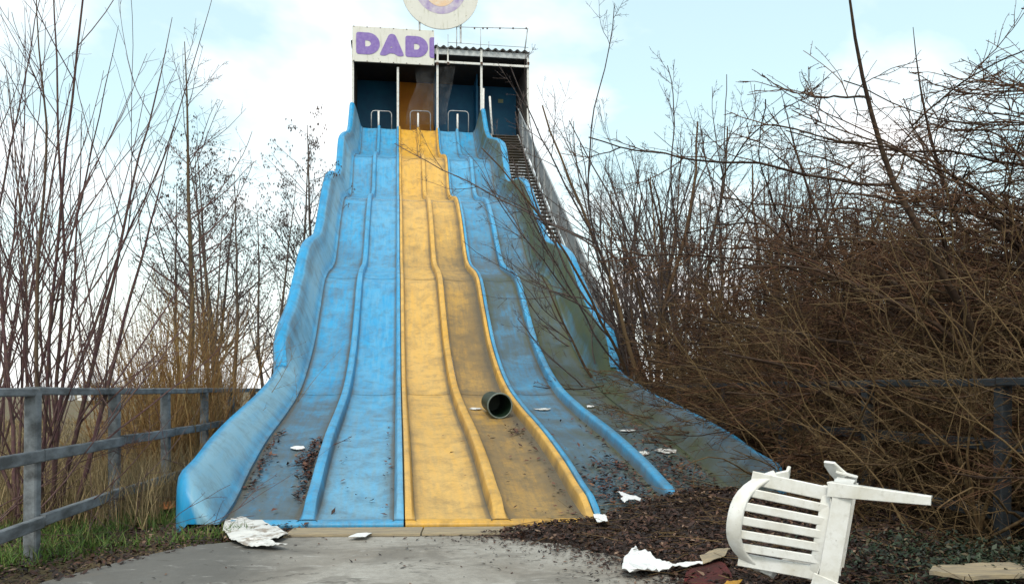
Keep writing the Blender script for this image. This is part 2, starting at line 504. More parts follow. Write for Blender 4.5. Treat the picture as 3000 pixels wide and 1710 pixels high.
PV = np.array([-0.4, 0.0, 0.45, 1.30, 2.41, 4.16, 5.60, 7.65, 8.86, 9.95, 10.4, 12.60, 13.0, 14.67, 15.95, 16.35, 19.2, 19.6, 20.95, 21.35, 25.6, 26.05, 27.5])
PZ = np.array([0.045, 0.05, 0.11, 0.32, 0.55, 0.82, 1.10, 1.86, 2.62, 3.34, 3.50, 4.10, 4.33, 5.62, 6.36, 6.49, 7.26, 7.48, 8.90, 9.07, 10.42, 10.68, 11.97])
def pchip_slopes(x, y):
    h = np.diff(x); d = np.diff(y) / h
    m = np.zeros(len(x)); m[0] = d[0]; m[-1] = d[-1]
    for i in range(1, len(x) - 1):
        if d[i - 1] * d[i] <= 0: m[i] = 0
        else:
            w1 = 2 * h[i] + h[i - 1]; w2 = h[i] + 2 * h[i - 1]
            m[i] = (w1 + w2) / (w1 / d[i - 1] + w2 / d[i])
    return m
PM = pchip_slopes(PV, PZ)
def FZ(v):
    v = min(max(v, PV[0]), PV[-1])
    i = int(min(max(np.searchsorted(PV, v) - 1, 0), len(PV) - 2))
    h = PV[i + 1] - PV[i]; t = (v - PV[i]) / h
    return float(PZ[i] * (1 + 2 * t) * (1 - t) ** 2 + PM[i] * h * t * (1 - t) ** 2 + PZ[i + 1] * t * t * (3 - 2 * t) + PM[i + 1] * h * t * t * (t - 1))
def sstep(a, b, x):
    t = min(max((x - a) / (b - a), 0.0), 1.0)
    return t * t * (3 - 2 * t)
def skew(u, v):
    return -0.11 * u * (1 - sstep(0, 3.0, v))

SECT = [0.0, 5.6, 10.3, 16.3, 21.3, 27.5]     # laminated sections, lapped downhill
def stations(a, b):
    n = max(3, int((b - a) / 0.11))
    return [a + (b - a) * i / n for i in range(n + 1)]

# stains per lane along the slide: v, dirt, algae, chalk
WEAR = {
 0: [(0, .70, .24, .18), (2, .68, .24, .12), (4.5, .64, .12, .10), (6, .34, .0, .10), (12, .30, 0, .12), (27, .18, 0, .12)],
 1: [(0, .34, 0, .42), (2, .34, 0, .36), (5.5, .28, 0, .22), (8, .12, 0, .10), (15, .12, 0, .22), (27, .15, 0, .14)],
 2: [(0, .34, 0, .45), (5, .26, 0, .40), (10, .26, 0, .34), (16, .28, 0, .36), (20, .12, 0, .22), (27, .06, 0, .1)],
 3: [(0, .62, .10, .30), (3, .68, .06, .18), (5, .58, .04, .2), (8, .68, .12, .1), (10.5, .56, .0, .25), (16, .3, 0, .3), (20, .16, 0, .3), (27, .06, 0, .1)],
 4: [(0, .80, .40, .1), (3, .74, .32, .10), (6, .52, .18, .15), (8, .66, .32, .1), (10.5, .86, .46, .05), (12.5, .52, .16, .1), (20, .22, 0, .2), (27, .15, 0, .2)],
 5: [(0, .90, .44, 0), (4, .94, .44, 0), (8, .96, .50, 0), (11, .90, .46, 0), (13, .56, .26, .1), (18, .46, .14, .1), (27, .30, .06, .1)],
}
def wear_at(lane, v):
    t = WEAR[lane]
    return [float(np.interp(v, [r[0] for r in t], [r[k] for r in t])) for k in (1, 2, 3)]

def strip(name, prof, mat, parent, v0, v1, lane_of, edge=None, zoff=0.0, hscale=None, close=None, wear_shade_f=None, warp=None, pre=()):
    """sweep a cross-section prof [(u, dz)] along the slide from v0 to v1"""
    st = list(pre) + stations(v0, v1)
    vs = []; fs = []; uv = []; wr = []
    m = len(prof)
    for v in st:
        hs = hscale(v) if hscale else 1.0
        for j, (u, dz) in enumerate(prof):
            vv = v + skew(u, v)
            uu, d2 = (u, dz * hs) if warp is None else warp(u, dz * hs, v)
            z = max(FZ(v) + zoff + d2, -0.06)
            vs.append((uu, vv, z))
            uv.append((uu, v * 1.08))
            wr.append(wear_shade_f(u, dz, v) if wear_shade_f else (0, 0, 0))
    for i in range(len(st) - 1):
        for j in range(m - 1):
            fs.append((i * m + j, i * m + j + 1, (i + 1) * m + j + 1, (i + 1) * m + j))
    if close:
        if 'a' in close: fs.append(tuple(reversed(range(m))))
        if 'b' in close: fs.append(tuple((len(st) - 1) * m + j for j in range(m)))
    o = mk(name, vs, fs, mat, parent, True)
    me = o.data
    me.set_sharp_from_angle(angle=R(38))
    ul = me.uv_layers.new(name="UVMap")
    li = np.empty(len(me.loops), dtype=np.int32); me.loops.foreach_get("vertex_index", li)
    ul.data.foreach_set("uv", np.array(uv, dtype=np.float32)[li].ravel())
    ca = me.color_attributes.new("wear_shade", 'FLOAT_COLOR', 'POINT')
    arr = np.ones((len(vs), 4), dtype=np.float32); arr[:, :3] = wr
    ca.data.foreach_set("color", arr.ravel())
    return o

# ------------------------------------------------------------------ ground, path
mk("ground", [(-600, -60, -0.03), (600, -60, -0.03), (600, 1200, -0.03), (-600, 1200, -0.03)], [(0, 1, 2, 3)], M['ground'])["kind"] = "structure"
def path_obj():
    left = [ground_px(40, 1740), ground_px(130, 1708), ground_px(400, 1636), ground_px(570, 1600), ground_px(690, 1590), ground_px(860, 1577)]
    pts = [Vector((-3.6, -3, 0)), Vector((-3.0, 3.0, 0))] + left + [Vector((0.0, 6.42, 0)), Vector((1.6, 6.5, 0)), Vector((3.0, 6.3, 0)), Vector((3.2, 2, 0)), Vector((3.4, -3, 0))]
    n = len(pts)
    vs = [(p.x, p.y, 0.012) for p in pts] + [(p.x, p.y, -0.05) for p in pts]
    fs = [tuple(range(n))] + [(i, n + i, n + (i + 1) % n, (i + 1) % n) for i in range(n)]
    o = mk("path", vs, fs, M['concrete'])
    o["kind"] = "structure"
path_obj()
def pond():
    c = ground_px(20, 1372)
    vs = [(c.x + 1.5 * math.cos(a) * (1 + 0.2 * math.sin(3 * a)) - 1.1, c.y + 1.3 * math.sin(a), -0.012) for a in [2 * math.pi * i / 24 for i in range(24)]]
    mk("pond", vs, [tuple(range(24))], M['water'])["kind"] = "structure"
pond()

# ------------------------------------------------------------------ the slide
slide = empty("fairground_slide", (OX, OY, 0), PSI)
tag(slide, "giant wavy six-lane slide of weathered blue and yellow glass fibre", "slide")
P = 0.81
DB, HB = 0.072, 0.088
LANES = [(-1.50, -P - DB), (-P + DB, -HB), (HB, P - DB), (P + DB, 2 * P - HB), (2 * P + HB, 3 * P - DB), (3 * P + DB, 3.12)]
LMAT = ['blue', 'blue', 'yellow', 'yellow', 'blue', 'blue']
def lane_wear_shade(k, a, b):
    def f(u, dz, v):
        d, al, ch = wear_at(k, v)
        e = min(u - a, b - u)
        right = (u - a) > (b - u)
        g = math.exp(-e / ((0.08 if k == 3 else 0.032) if right else 0.03))  # edge line: gutter dirt with the divider's contact shade painted into it
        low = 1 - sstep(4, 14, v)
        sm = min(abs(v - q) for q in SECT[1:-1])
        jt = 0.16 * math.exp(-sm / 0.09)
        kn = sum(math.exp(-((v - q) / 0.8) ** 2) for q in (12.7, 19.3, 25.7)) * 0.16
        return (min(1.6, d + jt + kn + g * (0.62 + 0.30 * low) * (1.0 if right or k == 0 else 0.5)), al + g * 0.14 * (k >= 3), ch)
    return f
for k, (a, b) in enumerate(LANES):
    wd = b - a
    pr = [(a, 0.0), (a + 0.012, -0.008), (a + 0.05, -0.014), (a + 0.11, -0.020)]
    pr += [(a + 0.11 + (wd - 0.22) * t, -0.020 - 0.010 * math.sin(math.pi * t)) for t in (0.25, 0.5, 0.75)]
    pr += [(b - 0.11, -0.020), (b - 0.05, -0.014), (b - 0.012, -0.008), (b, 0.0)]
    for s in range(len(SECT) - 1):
        strip("lane", pr, M[LMAT[k]], slide, SECT[s] - (0.05 if s else 0.0), SECT[s + 1], k, zoff=0.005 * s, wear_shade_f=lane_wear_shade(k, a, b))
def dhs(v):
    return 0.06 + 0.94 * sstep(0.02, 0.42, v)
DIV = [(-0.072, -0.004), (-0.064, 0.014), (-0.052, 0.085), (-0.047, 0.106), (-0.036, 0.115), (0.0, 0.118), (0.036, 0.115), (0.047, 0.106), (0.052, 0.085), (0.064, 0.014), (0.072, -0.004)]
HALF = [(-0.088, -0.004), (-0.080, 0.014), (-0.068, 0.085), (-0.063, 0.106), (-0.052, 0.115), (-0.028, 0.118), (-0.012, 0.115), (-0.006, 0.106), (-0.006, -0.05)]
def div_wear(k, u0):
    def f(u, dz, v):
        d, al, ch = wear_at(k, v)
        top = sstep(0.03, 0.11, dz)
        return (d * (0.9 - 0.45 * top) + (1 - top) * 0.10, al * (0.75 - 0.5 * top), ch * 0.7 + 0.05)
    return f
for u0, k, mname in ((-P, 0, 'blue'), (P, 3, 'yellow'), (3 * P, 4, 'blue')):
    for s in range(len(SECT) - 1):
        strip("lane_divider", [(u0 + a, b) for a, b in DIV], M[mname], slide, SECT[s] + (0.03 if s == 0 else -0.05), SECT[s + 1], k, zoff=0.005 * s, hscale=dhs, close='ab', wear_shade_f=div_wear(k, u0))
for u0, kl, kr, ml, mr in ((0.0, 1, 2, 'blue', 'yellow'), (2 * P, 3, 4, 'yellow', 'blue')):
    for s in range(len(SECT) - 1):
        a0 = SECT[s] + (0.03 if s == 0 else -0.05)
        strip("lane_divider", [(u0 + a, b) for a, b in HALF], M[ml], slide, a0, SECT[s + 1], kl, zoff=0.005 * s, hscale=dhs, close='ab', wear_shade_f=div_wear(kl, u0))
        strip("lane_divider", [(u0 - a, b) for a, b in reversed(HALF)], M[mr], slide, a0, SECT[s + 1], kr, zoff=0.005 * s, hscale=dhs, close='ab', wear_shade_f=div_wear(kr, u0))
for u0 in (0.0, 2 * P):
    strip("seam_strip", [(u0 - 0.04, 0.03), (u0 + 0.04, 0.03)], M['darksteel'], slide, 0.45, 27.5, 1)
# front lips, one per twin-lane moulding
for (a, b, mname, k) in ((-1.49, -0.008, 'blue', 1), (0.008, 2 * P - 0.008, 'yellow', 3), (2 * P + 0.008, 3.11, 'blue', 4)):
    vs = []; fs = []; uv = []
    prof = [(0.10, 0.012), (0.03, 0.014), (-0.02, 0.004), (-0.035, -0.012), (-0.035, -0.045), (-0.01, -0.055)]
    nu = 14
    for i in range(nu + 1):
        u = a + (b - a) * i / nu
        for (dvv, dz) in prof:
            vs.append((u, dvv - 0.11 * u, 0.05 + dz - 0.018)); uv.append((u, dvv))
    mm = len(prof)
    for i in range(nu):
        for j in range(mm - 1):
            fs.append((i * mm + j, i * mm + j + 1, (i + 1) * mm + j + 1, (i + 1) * mm + j))
    o = mk("end_lip", vs, fs, M[mname], slide, True)
    ul = o.data.uv_layers.new(name="UVMap")
    li = np.empty(len(o.data.loops), dtype=np.int32); o.data.loops.foreach_get("vertex_index", li)
    ul.data.foreach_set("uv", np.array(uv, dtype=np.float32)[li].ravel())
    ca = o.data.color_attributes.new("wear_shade", 'FLOAT_COLOR', 'POINT')
    arr = np.ones((len(vs), 4), dtype=np.float32); arr[:, :3] = (0.3, 0.0, 0.15)
    ca.data.foreach_set("color", arr.ravel())
# side walls
LOWP = [(-1.50, 0.0), (-1.503, 0.030), (-1.530, 0.036), (-1.555, 0.062), (-1.63, 0.15), (-1.72, 0.25), (-1.80, 0.318), (-1.85, 0.335), (-1.885, 0.325), (-1.91, 0.29), (-1.92, 0.22), (-1.925, 0.05), (-1.925, -0.16)]
TALLP = [(-1.50, 0.0), (-1.503, 0.034), (-1.530, 0.042), (-1.555, 0.075), (-1.61, 0.20), (-1.68, 0.38), (-1.745, 0.54), (-1.80, 0.64), (-1.85, 0.685), (-1.90, 0.70), (-1.96, 0.695), (-2.00, 0.67), (-2.02, 0.61), (-2.025, 0.45), (-2.025, 0.0), (-2.025, -0.28)]
def low_h(v):
    t = min(max((v + 0.16) / 0.34, 0.0), 1.0)
    return (1.22 - 0.35 * sstep(0, 3, v)) * math.sqrt(max(0.0, 1 - (1 - t) ** 2.2))
def tall_h(v):
    return (0.42 + 0.58 * sstep(6.0, 6.9, v) ** 0.7) * (1 + 0.40 * sstep(21.5, 25.5, v)) * (1 + 0.06 * math.sin(v * 1.2))
def low_warp(sgn):
    def f(u, d, v):
        # the outer corner turns inwards at the foot
        t = min(max((v + 0.16) / 0.40, 0.0), 1.0)
        k = 1 - math.sqrt(max(0.0, 1 - (1 - t) ** 2))
        uu = u + 0.16 * k * sstep(1.55, 1.9, -u)
        if d < -0.1: d = -0.5
        return (uu if sgn < 0 else 2 * P - uu, d)
    return f
def tall_warp(sgn):
    def f(u, d, v):
        k = (1 - sstep(6.0, 6.6, v))
        uu = u + (0.10 * k if u < -1.8 else 0.0)
        return (uu if sgn < 0 else 2 * P - uu, d)
    return f
def wall_wear(sgn):
    def f(u, dz, v):
        inner = 1.0 if u > -1.81 else 0.0
        if sgn < 0:
            gut = math.exp(-(-1.5 - u) / 0.05) if u <= -1.5 else 0
            return (0.22 * inner + 0.40 * gut * (1 - 0.5 * sstep(6, 14, v)) + (0.30 * sstep(0.36, 0.46, dz) if v > 6.3 and inner else 0), 0.0, (0.62 - 0.25 * sstep(0.36, 0.46, dz)) * inner if dz > 0.1 else 0.15)
        al = (0.40 + 0.55 * sstep(0.25, 0.45, dz)) * inner * (sstep(4, 7, v) * (1 - 0.55 * sstep(12, 20, v)))
        low = 1 - sstep(5.5, 6.5, v)
        return ((0.60 + 0.12 * low * (1 if u > -1.72 else 0)) * inner + 0.05 + 0.25 * low, al + 0.16 * inner + 0.30 * low * inner * (1 if u > -1.70 else 0.4), 0.08)
    return f
for sgn in (-1, 1):
    lp = LOWP if sgn < 0 else LOWP
    strip("side_wall", lp, M['blue'], slide, 0.18, 6.3, 0, hscale=low_h, close='a', wear_shade_f=wall_wear(sgn), warp=low_warp(sgn), pre=(-0.16, -0.158, -0.15, -0.135, -0.11, -0.08, -0.04, 0.01, 0.06, 0.12))
    for (a, b) in ((6.0, 10.3), (10.25, 16.3), (16.25, 21.3), (21.25, 27.5)):
        strip("side_wall", TALLP, M['blue'], slide, a, b, 0, zoff=0.004, hscale=tall_h, close='a' if a == 6.0 else None, wear_shade_f=wall_wear(sgn), warp=tall_warp(sgn))
# trestles that carry the chutes
for v in (4.5, 8.0, 11.5, 15.0, 18.5, 22.0, 25.5):
    z = FZ(v) - 0.30
    for u in (-1.6, 0.81, 3.2):
        MB().tube([(u, v, -0.2), (u, v, z)], 0.06, 10).build("support_post", M['galv'], slide, True)
    MB().box(-1.9, 3.5, v - 0.05, v + 0.05, z, z + 0.12, 0.008).build("cross_beam", M['galv'], slide)

# ------------------------------------------------------------------ the start tower at the top
VT = 27.6
tower = empty("start_tower", (OX, OY, 0), PSI)
tag(tower, "open-fronted start booth on a steel tower with blue and amber bays", "tower")
def tz(zx, zy, v=VT):
    """top-of-tower crop pixels -> (u, z) on the plane v"""
    return at_v(950 + zx / 3.64, zy / 3.64, v)
UL = tz(305, 1000)[0]; UR = tz(2172, 1000)[0]
PU = [UL, tz(785, 1000)[0], tz(1207, 1000)[0], tz(1675, 1000)[0], UR]
ZPLAT = 11.95
ZSB = tz(300, 700)[1]      # sign bottom
ZRAIL = tz(1700, 695)[1]
ZBEAM0 = tz(1700, 605)[1]; ZBEAM1 = tz(1700, 548)[1]
ZROOF = tz(1700, 530)[1]
ZTOP = tz(2160, 318)[1]
VB = VT + 3.4
for i, u in enumerate(PU):
    top = ZBEAM0 if i in (0, 4) else ZSB + 0.02
    if i in (2, 3): top = ZROOF - 0.02
    MB().box(u - 0.045, u + 0.045, VT - 0.045, VT + 0.045, ZPLAT - 0.3, top, 0.006).build("front_post", M['whitepaint'], tower)
u = tz(1318, 600)[0]
MB().box(u - 0.03, u + 0.03, VT - 0.03, VT + 0.03, ZRAIL + 0.045, ZROOF - 0.02, 0.004).build("front_post", M['whitepaint'], tower)
for uu in (UL, UR):
    for v in (VT + 0.2, VB):
        MB().box(uu - 0.07, uu + 0.07, v - 0.07, v + 0.07, -0.2, ZPLAT - 0.32, 0.01).build("tower_leg", M['galv'], tower)
    for k in range(4):
        z0 = 0.3 + k * 2.8
        MB().tube([(uu, VT + 0.28, z0), (uu, VB - 0.08, z0 + 2.6)], 0.035, 8).build("brace", M['galv'], tower, True)
# platform
MB().box(UL - 0.05, UR + 0.05, VT + 0.06, VB + 0.1, ZPLAT - 0.18, ZPLAT - 0.04, 0.01).build("platform", M['darksteel'], tower)
MB().box(3.75, UR + 0.04, VT - 0.12, VT + 0.05, ZPLAT - 0.30, ZPLAT - 0.06, 0.01).build("landing_edge", M['plywood'], tower)
# back panels
for i in range(4):
    m_ = M['panelyellow'] if i == 1 else M['panelblue']
    MB().box(PU[i] + 0.012, PU[i + 1] - 0.012, VB, VB + 0.06, ZPLAT - 0.02, ZBEAM0 + 0.05, 0.006).build("back_panel", m_, tower)
    if i in (1, 2, 3):
        MB().box(PU[i] - 0.02, PU[i] + 0.02, VT + 1.9, VB - 0.01, ZPLAT - 0.02, ZBEAM0 - 0.02, 0.004).build("bay_partition", M['panelyellow'] if i == 1 else M['panelblue'], tower)
for uu in (UL + 0.0, UR - 0.0):
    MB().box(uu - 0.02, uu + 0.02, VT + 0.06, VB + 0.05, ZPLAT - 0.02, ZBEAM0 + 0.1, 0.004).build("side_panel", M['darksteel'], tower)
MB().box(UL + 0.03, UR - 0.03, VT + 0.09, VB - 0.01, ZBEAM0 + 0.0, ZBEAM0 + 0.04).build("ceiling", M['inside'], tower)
MB().box(UL - 0.02, UR + 0.06, VT + 0.0, VT + 0.08, ZBEAM0, ZBEAM1, 0.006).build("roof_beam", M['galv'], tower)
# corrugated roof
vs = []; fs = []
n = 240
for i in range(n + 1):
    u = UL - 0.08 + (UR - UL + 0.16) * i / n
    dz = 0.045 * math.sin(2 * math.pi * i / 10.0)
    vs += [(u, VT - 0.12, ZROOF + dz), (u, VB + 0.25, ZROOF + dz - 0.12), (u, VT - 0.12, ZROOF + dz - 0.012), (u, VB + 0.25, ZROOF + dz - 0.132)]
for i in range(n):
    a, b = i * 4, i * 4 + 4
    fs += [(a, b, b + 1, a + 1), (a + 3, b + 3, b + 2, a + 2), (a + 2, b + 2, b, a)]
mk("roof", vs, fs, M['roofmetal'], tower, True)
# open sign frame where the other half of the sign is gone
uF = tz(1172, 500)[0]
def rail(name, p0, p1, r, m_='whitepaint'):
    return MB().tube([p0, p1], r, 8).build(name, M[m_], tower, True)
MB().box(uF - 0.03, UR + 0.03, VT - 0.11, VT - 0.05, ZRAIL - 0.045, ZRAIL + 0.045, 0.006).build("sign_frame_rail", M['whitepaint'], tower)
zA = tz(1172, 300)[1]
rail("sign_frame_rail", (uF, VT - 0.1, zA + 0.02), (UR, VT - 0.1, ZTOP), 0.016, 'galv')
z2 = tz(1700, 487)[1]
rail("sign_frame_rail", (tz(1320, 487)[0], VT - 0.1, z2), (UR, VT - 0.1, z2 - 0.02), 0.012, 'galv')
for zx, y0, y1 in ((1410, 300, 520), (1318, 380, 540), (1665, 320, 530), (1752, 455, 520), (1207, 470, 540)):
    rail("sign_frame_upright", (tz(zx, y0)[0], VT - 0.1, tz(zx, y0)[1]), (tz(zx, y1)[0], VT - 0.1, tz(zx, y1)[1]), 0.02 if zx == 1410 else 0.013, 'galv')
rail("sign_frame_upright", (tz(2165, 325)[0], VT - 0.1, ZTOP), (tz(2135, 540)[0], VT - 0.1, tz(2135, 540)[1]), 0.026, 'galv')
for zx in (1320, 1450, 1600, 1690, 1735, 1870, 2010, 2150):
    u, z = tz(zx, 316)
    MB().box(u - 0.03, u + 0.03, VT - 0.135, VT - 0.075, z - 0.03, z + 0.03, 0.004).build("frame_clip", M['rust'], tower)
for zx in (1205, 1320, 1675, 2172):
    u, z = tz(zx, 690)
    MB().box(u - 0.05, u + 0.05, VT - 0.125, VT - 0.112, z - 0.06, z + 0.06, 0.003).build("frame_clip", M['rust'], tower)
# railings between the start places, one hoop per bay and one short post per mid divider
for i, (c, hw) in enumerate(((610, 108), (1025, 108), (1430, 108))):
    u0, z0 = tz(c - hw, 1180, VT + 0.35); u1, _ = tz(c + hw, 1180, VT + 0.35)
    pts = [(u0, VT + 0.35, ZPLAT - 0.1), (u0, VT + 0.35, z0 - 0.14)]
    pts += [(u0 + 0.14 - 0.14 * math.cos(a), VT + 0.35, z0 - 0.14 + 0.14 * math.sin(a)) for a in (0.5, 1.05, 1.57)]
    pts += [(u1 - 0.14 + 0.14 * math.sin(a), VT + 0.35, z0 - 0.14 + 0.14 * math.cos(a)) for a in (0, 0.5, 1.05, 1.57)]
    pts += [(u1, VT + 0.35, ZPLAT - 0.1)]
    MB().tube(pts, 0.022, 8).build("grab_hoop", M['galv'], tower, True)
for zx, zy in ((580, 1195), (1000, 1215), (1420, 1225)):
    u, z = tz(zx, zy, VT + 0.06)
    MB().tube([(u, VT - 0.02, ZPLAT - 0.1), (u, VT - 0.02, z)], 0.042, 10).build("start_post", M['whitepaint'], tower, True)
for zx, zy, zb in ((1697, 945, 1110), (1765, 1030, 1330)):
    u, z = tz(zx, zy, VT - 0.03)
    MB().tube([(u, VT - 0.03, z), (u + (0.05 if zx > 1700 else 0), VT - 0.03, (z + ZPLAT) / 2), (u + (0.14 if zx > 1700 else 0), VT - 0.03, ZPLAT - 0.28)], 0.045, 10).build("stair_post", M['whitepaint'], tower, True)
u, z = tz(1880, 1080, VB)
MB().box(u - 0.12, u + 0.12, VB - 0.02, VB - 0.004, z - 0.085, z + 0.085, 0.003).build("notice_plate", M['notice'], tower)
# torn plastic film hung in two bays
def film_sheet(pts, v, name="torn_film"):
    """pts: crop-pixel outline rows (left, right, y); gently billowing sheet"""
    vs = []; fs = []
    nc = 12
    for i, (xl, xr, y) in enumerate(pts):
        for j in range(nc + 1):
            t = j / nc
            u, z = tz(xl + (xr - xl) * t, y, v)
            vs.append((u, v + 0.05 * math.sin(t * 7 + i * 0.9) + 0.03 * math.sin(i * 1.7 + t * 13), z))
    for i in range(len(pts) - 1):
        for j in range(nc):
            a = i * (nc + 1) + j
            fs.append((a, a + 1, a + nc + 2, a + nc + 1))
    return mk(name, vs, fs, M['film'], tower, True)
film_sheet([(970, 1195, 712), (972, 1195, 800), (985, 1195, 880), (975, 1195, 930), (940, 1192, 1020), (900, 1192, 1120), (875, 1190, 1220), (870, 1190, 1330)], VT + 0.18)
film_sheet([(1222, 1400, 712), (1222, 1385, 800), (1222, 1370, 900), (1222, 1345, 1000), (1222, 1325, 1080), (1222, 1310, 1180), (1222, 1300, 1330)], VT + 0.18)

# sign board: the remaining half, with its lettering
VS = VT - 0.16
su0, sz1 = tz(300, 280, VS); su1, sz0 = tz(1172, 702, VS)
sign = empty("sign_board", W((su0 + su1) / 2, VS, sz0), PSI)
tag(sign, "weathered white sign board with fat purple letters on the booth front", "sign")
SWd, SHt = su1 - su0, sz1 - sz0
mid = (su0 + su1) / 2
board = MB().box(-SWd / 2, SWd / 2, -0.035, 0.035, 0.0, SHt, 0.006).build("board", M['sign'], sign)
def curve_mesh(name, loops, depth):
    cu = bpy.data.curves.new(name, 'CURVE')
    cu.dimensions = '2D'; cu.fill_mode = 'BOTH'; cu.extrude = depth
    for lp in loops:
        sp = cu.splines.new('POLY')
        sp.points.add(len(lp) - 1)
        for p, q in zip(sp.points, lp): p.co = (q[0], q[1], 0, 1)
        sp.use_cyclic_u = True
    ob = bpy.data.objects.new(name, cu)
    COL.objects.link(ob)
    dg = bpy.context.evaluated_depsgraph_get()
    me = bpy.data.meshes.new_from_object(ob.evaluated_get(dg))
    bpy.data.objects.remove(ob); bpy.data.curves.remove(cu)
    return me
def rc(pts, rads, n=6):
    """round the corners of a polygon"""
    outp = []
    m = len(pts)
    for i in range(m):
        p0 = Vector(pts[i - 1]); p = Vector(pts[i]); p1 = Vector(pts[(i + 1) % m])
        r = rads[i]
        if r <= 0:
            outp.append(tuple(p)); continue
        a = (p0 - p).normalized(); b = (p1 - p).normalized()
        A = p + a * min(r, (p0 - p).length * 0.49); B = p + b * min(r, (p1 - p).length * 0.49)
        for k in range(n + 1):
            t = k / n
            q = A * (1 - t) ** 2 + p * 2 * t * (1 - t) + B * t * t
            outp.append((q.x, q.y))
    return outp
def sx(x): return (x - 300) / (1172 - 300) * SWd - SWd / 2
def szz(y, x=736):
    base = 702 - 0
    return (702 - y) / (702 - 280) * SHt
def letter(loops):
    me = curve_mesh("letter", [[(sx(x), szz(y)) for x, y in lp] for lp in loops], 0.006)
    me.transform(Matrix.Rotation(R(90), 4, 'X'))
    o = link_mesh("letter", me, M['purple'], board)
    o.location = (0, -0.044, 0)
    return o
def dshape(x0, x1, y0, y1):
    o_ = rc([(x0, y0), (x0 + (x1 - x0) * 0.45, y0)], [0, 0])
    ctr = x0 + (x1 - x0) * 0.48; rx = x1 - ctr; ry = (y1 - y0) / 2; cy = (y0 + y1) / 2
    pts = [(ctr + rx * math.sin(a), cy - ry * math.cos(a)) for a in [math.pi * i / 20 for i in range(21)]]
    pts += [(x0 + 28, y1)]
    pts += [(x0 + 28 - 28 * math.sin(a), y1 - 28 + 28 * math.cos(a)) for a in (0.4, 0.8, 1.2, 1.57)]
    pts += [(x0, y0 + 28)]
    pts += [(x0 + 28 - 28 * math.cos(a), y0 + 28 - 28 * math.sin(a)) for a in (0.4, 0.8, 1.2, 1.57)]
    hx = x0 + (x1 - x0) * 0.38
    hole = [(hx, cy - 36), (hx + 28, cy - 36)] + [(hx + 28 + 32 * math.sin(a), cy - 36 * math.cos(a)) for a in (0.6, 1.2, 1.57, 2.0, 2.6)] + [(hx + 28, cy + 36), (hx, cy + 36)]
    return [pts, hole]
letter(dshape(340, 590, 352, 615))
Ao = rc([(583, 618), (690, 352), (752, 352), (853, 612), (782, 618), (750, 592), (718, 585), (685, 592), (655, 618)], [32, 42, 42, 32, 20, 20, 30, 20, 20])
letter([Ao, [(703, 522), (712, 500), (722, 522)]])
letter(dshape(862, 1106, 362, 618))
letter([rc([(1120, 365), (1172, 365), (1172, 615), (1120, 615)], [34, 0, 0, 34])])
for y in (0.02, SHt - 0.02):
    for i in range(7):
        x = -SWd / 2 + 0.06 + (SWd - 0.12) * i / 6
        MB().box(x - 0.022, x + 0.022, -0.045, -0.036, y - 0.018, y + 0.018, 0.002).build("bolt_plate", M['rust'], board)
# round board above (the painted figure is left out; plain patches in its colours)
cu_, cz_ = at_v(1290, -27, VS)
RD = 113.5 / FPX * (OY + cu_ * SN + VS * CS)
disc = empty("round_sign", W(cu_, VS, cz_ - RD), PSI)
tag(disc, "large round off-white board with faded purple and peach paint above the booth roof", "sign")
def disc_mesh(name, r, y, th, mat, cz=RD, seg=64, cx_=0.0, sq=1.0, par=None):
    vs = []; fs = []
    for i in range(seg):
        a = 2 * math.pi * i / seg
        for yy in (y, y + th):
            vs.append((cx_ + r * math.cos(a), yy, cz + r * sq * math.sin(a)))
    fs.append(tuple(2 * i for i in range(seg)))
    fs.append(tuple(2 * i + 1 for i in reversed(range(seg))))
    for i in range(seg):
        j = (i + 1) % seg
        fs.append((2 * i, 2 * i + 1, 2 * j + 1, 2 * j))
    return mk(name, vs, fs, mat, par or disc)
dboard = disc_mesh("board", RD, -0.03, 0.06, M['sign'])
disc_mesh("painted_patch", RD * 0.66, -0.036, 0.004, M['purplefade'], cz=RD * 1.05, par=dboard)
disc_mesh("painted_patch", RD * 0.40, -0.042, 0.004, M['peach'], cz=RD * 0.98, par=dboard)
MB().box(-0.9, -0.82, 0.035, 0.11, -0.5, RD * 1.4, 0.004).build("bracket", M['galv'], disc)
MB().box(0.82, 0.9, 0.035, 0.11, -0.5, RD * 1.4, 0.004).build("bracket", M['galv'], disc)

# ------------------------------------------------------------------ stairs beside the slide
stair = empty("access_stair", (OX, OY, 0), PSI)
tag(stair, "steep open steel staircase with grey side panel climbing beside the slide", "staircase")
SU0, SU1 = 3.86, 5.0
NST = 62
SV0, SV1 = 9.8, VT - 0.2
def stz(v): return max(0.0, 0.2 + (ZPLAT - 0.25) * (v - SV0) / (SV1 - SV0))
tre = None
for i in range(NST):
    v = SV0 + (SV1 - SV0) * (i + 0.5) / NST
    z = stz(v)
    if tre is None:
        tre = MB().box(SU0 + 0.03, SU1 - 0.03, -0.14, 0.14, -0.03, 0.0, 0.006).build("tread", M['darksteel'], stair)
        o = tre
    else:
        o = tre.copy(); COL.objects.link(o); o.parent = stair
    o.location = (0, v, z)
for u in (SU0, SU1):
    MB().sweep([(u, SV0 - 0.3, stz(SV0) - 0.15), (u, SV1 + 0.1, stz(SV1) - 0.05)], 0.03, 0.12, (1, 0, 0)).build("stringer", M['galv'], stair)
vs = []; fs = []
npn = 14
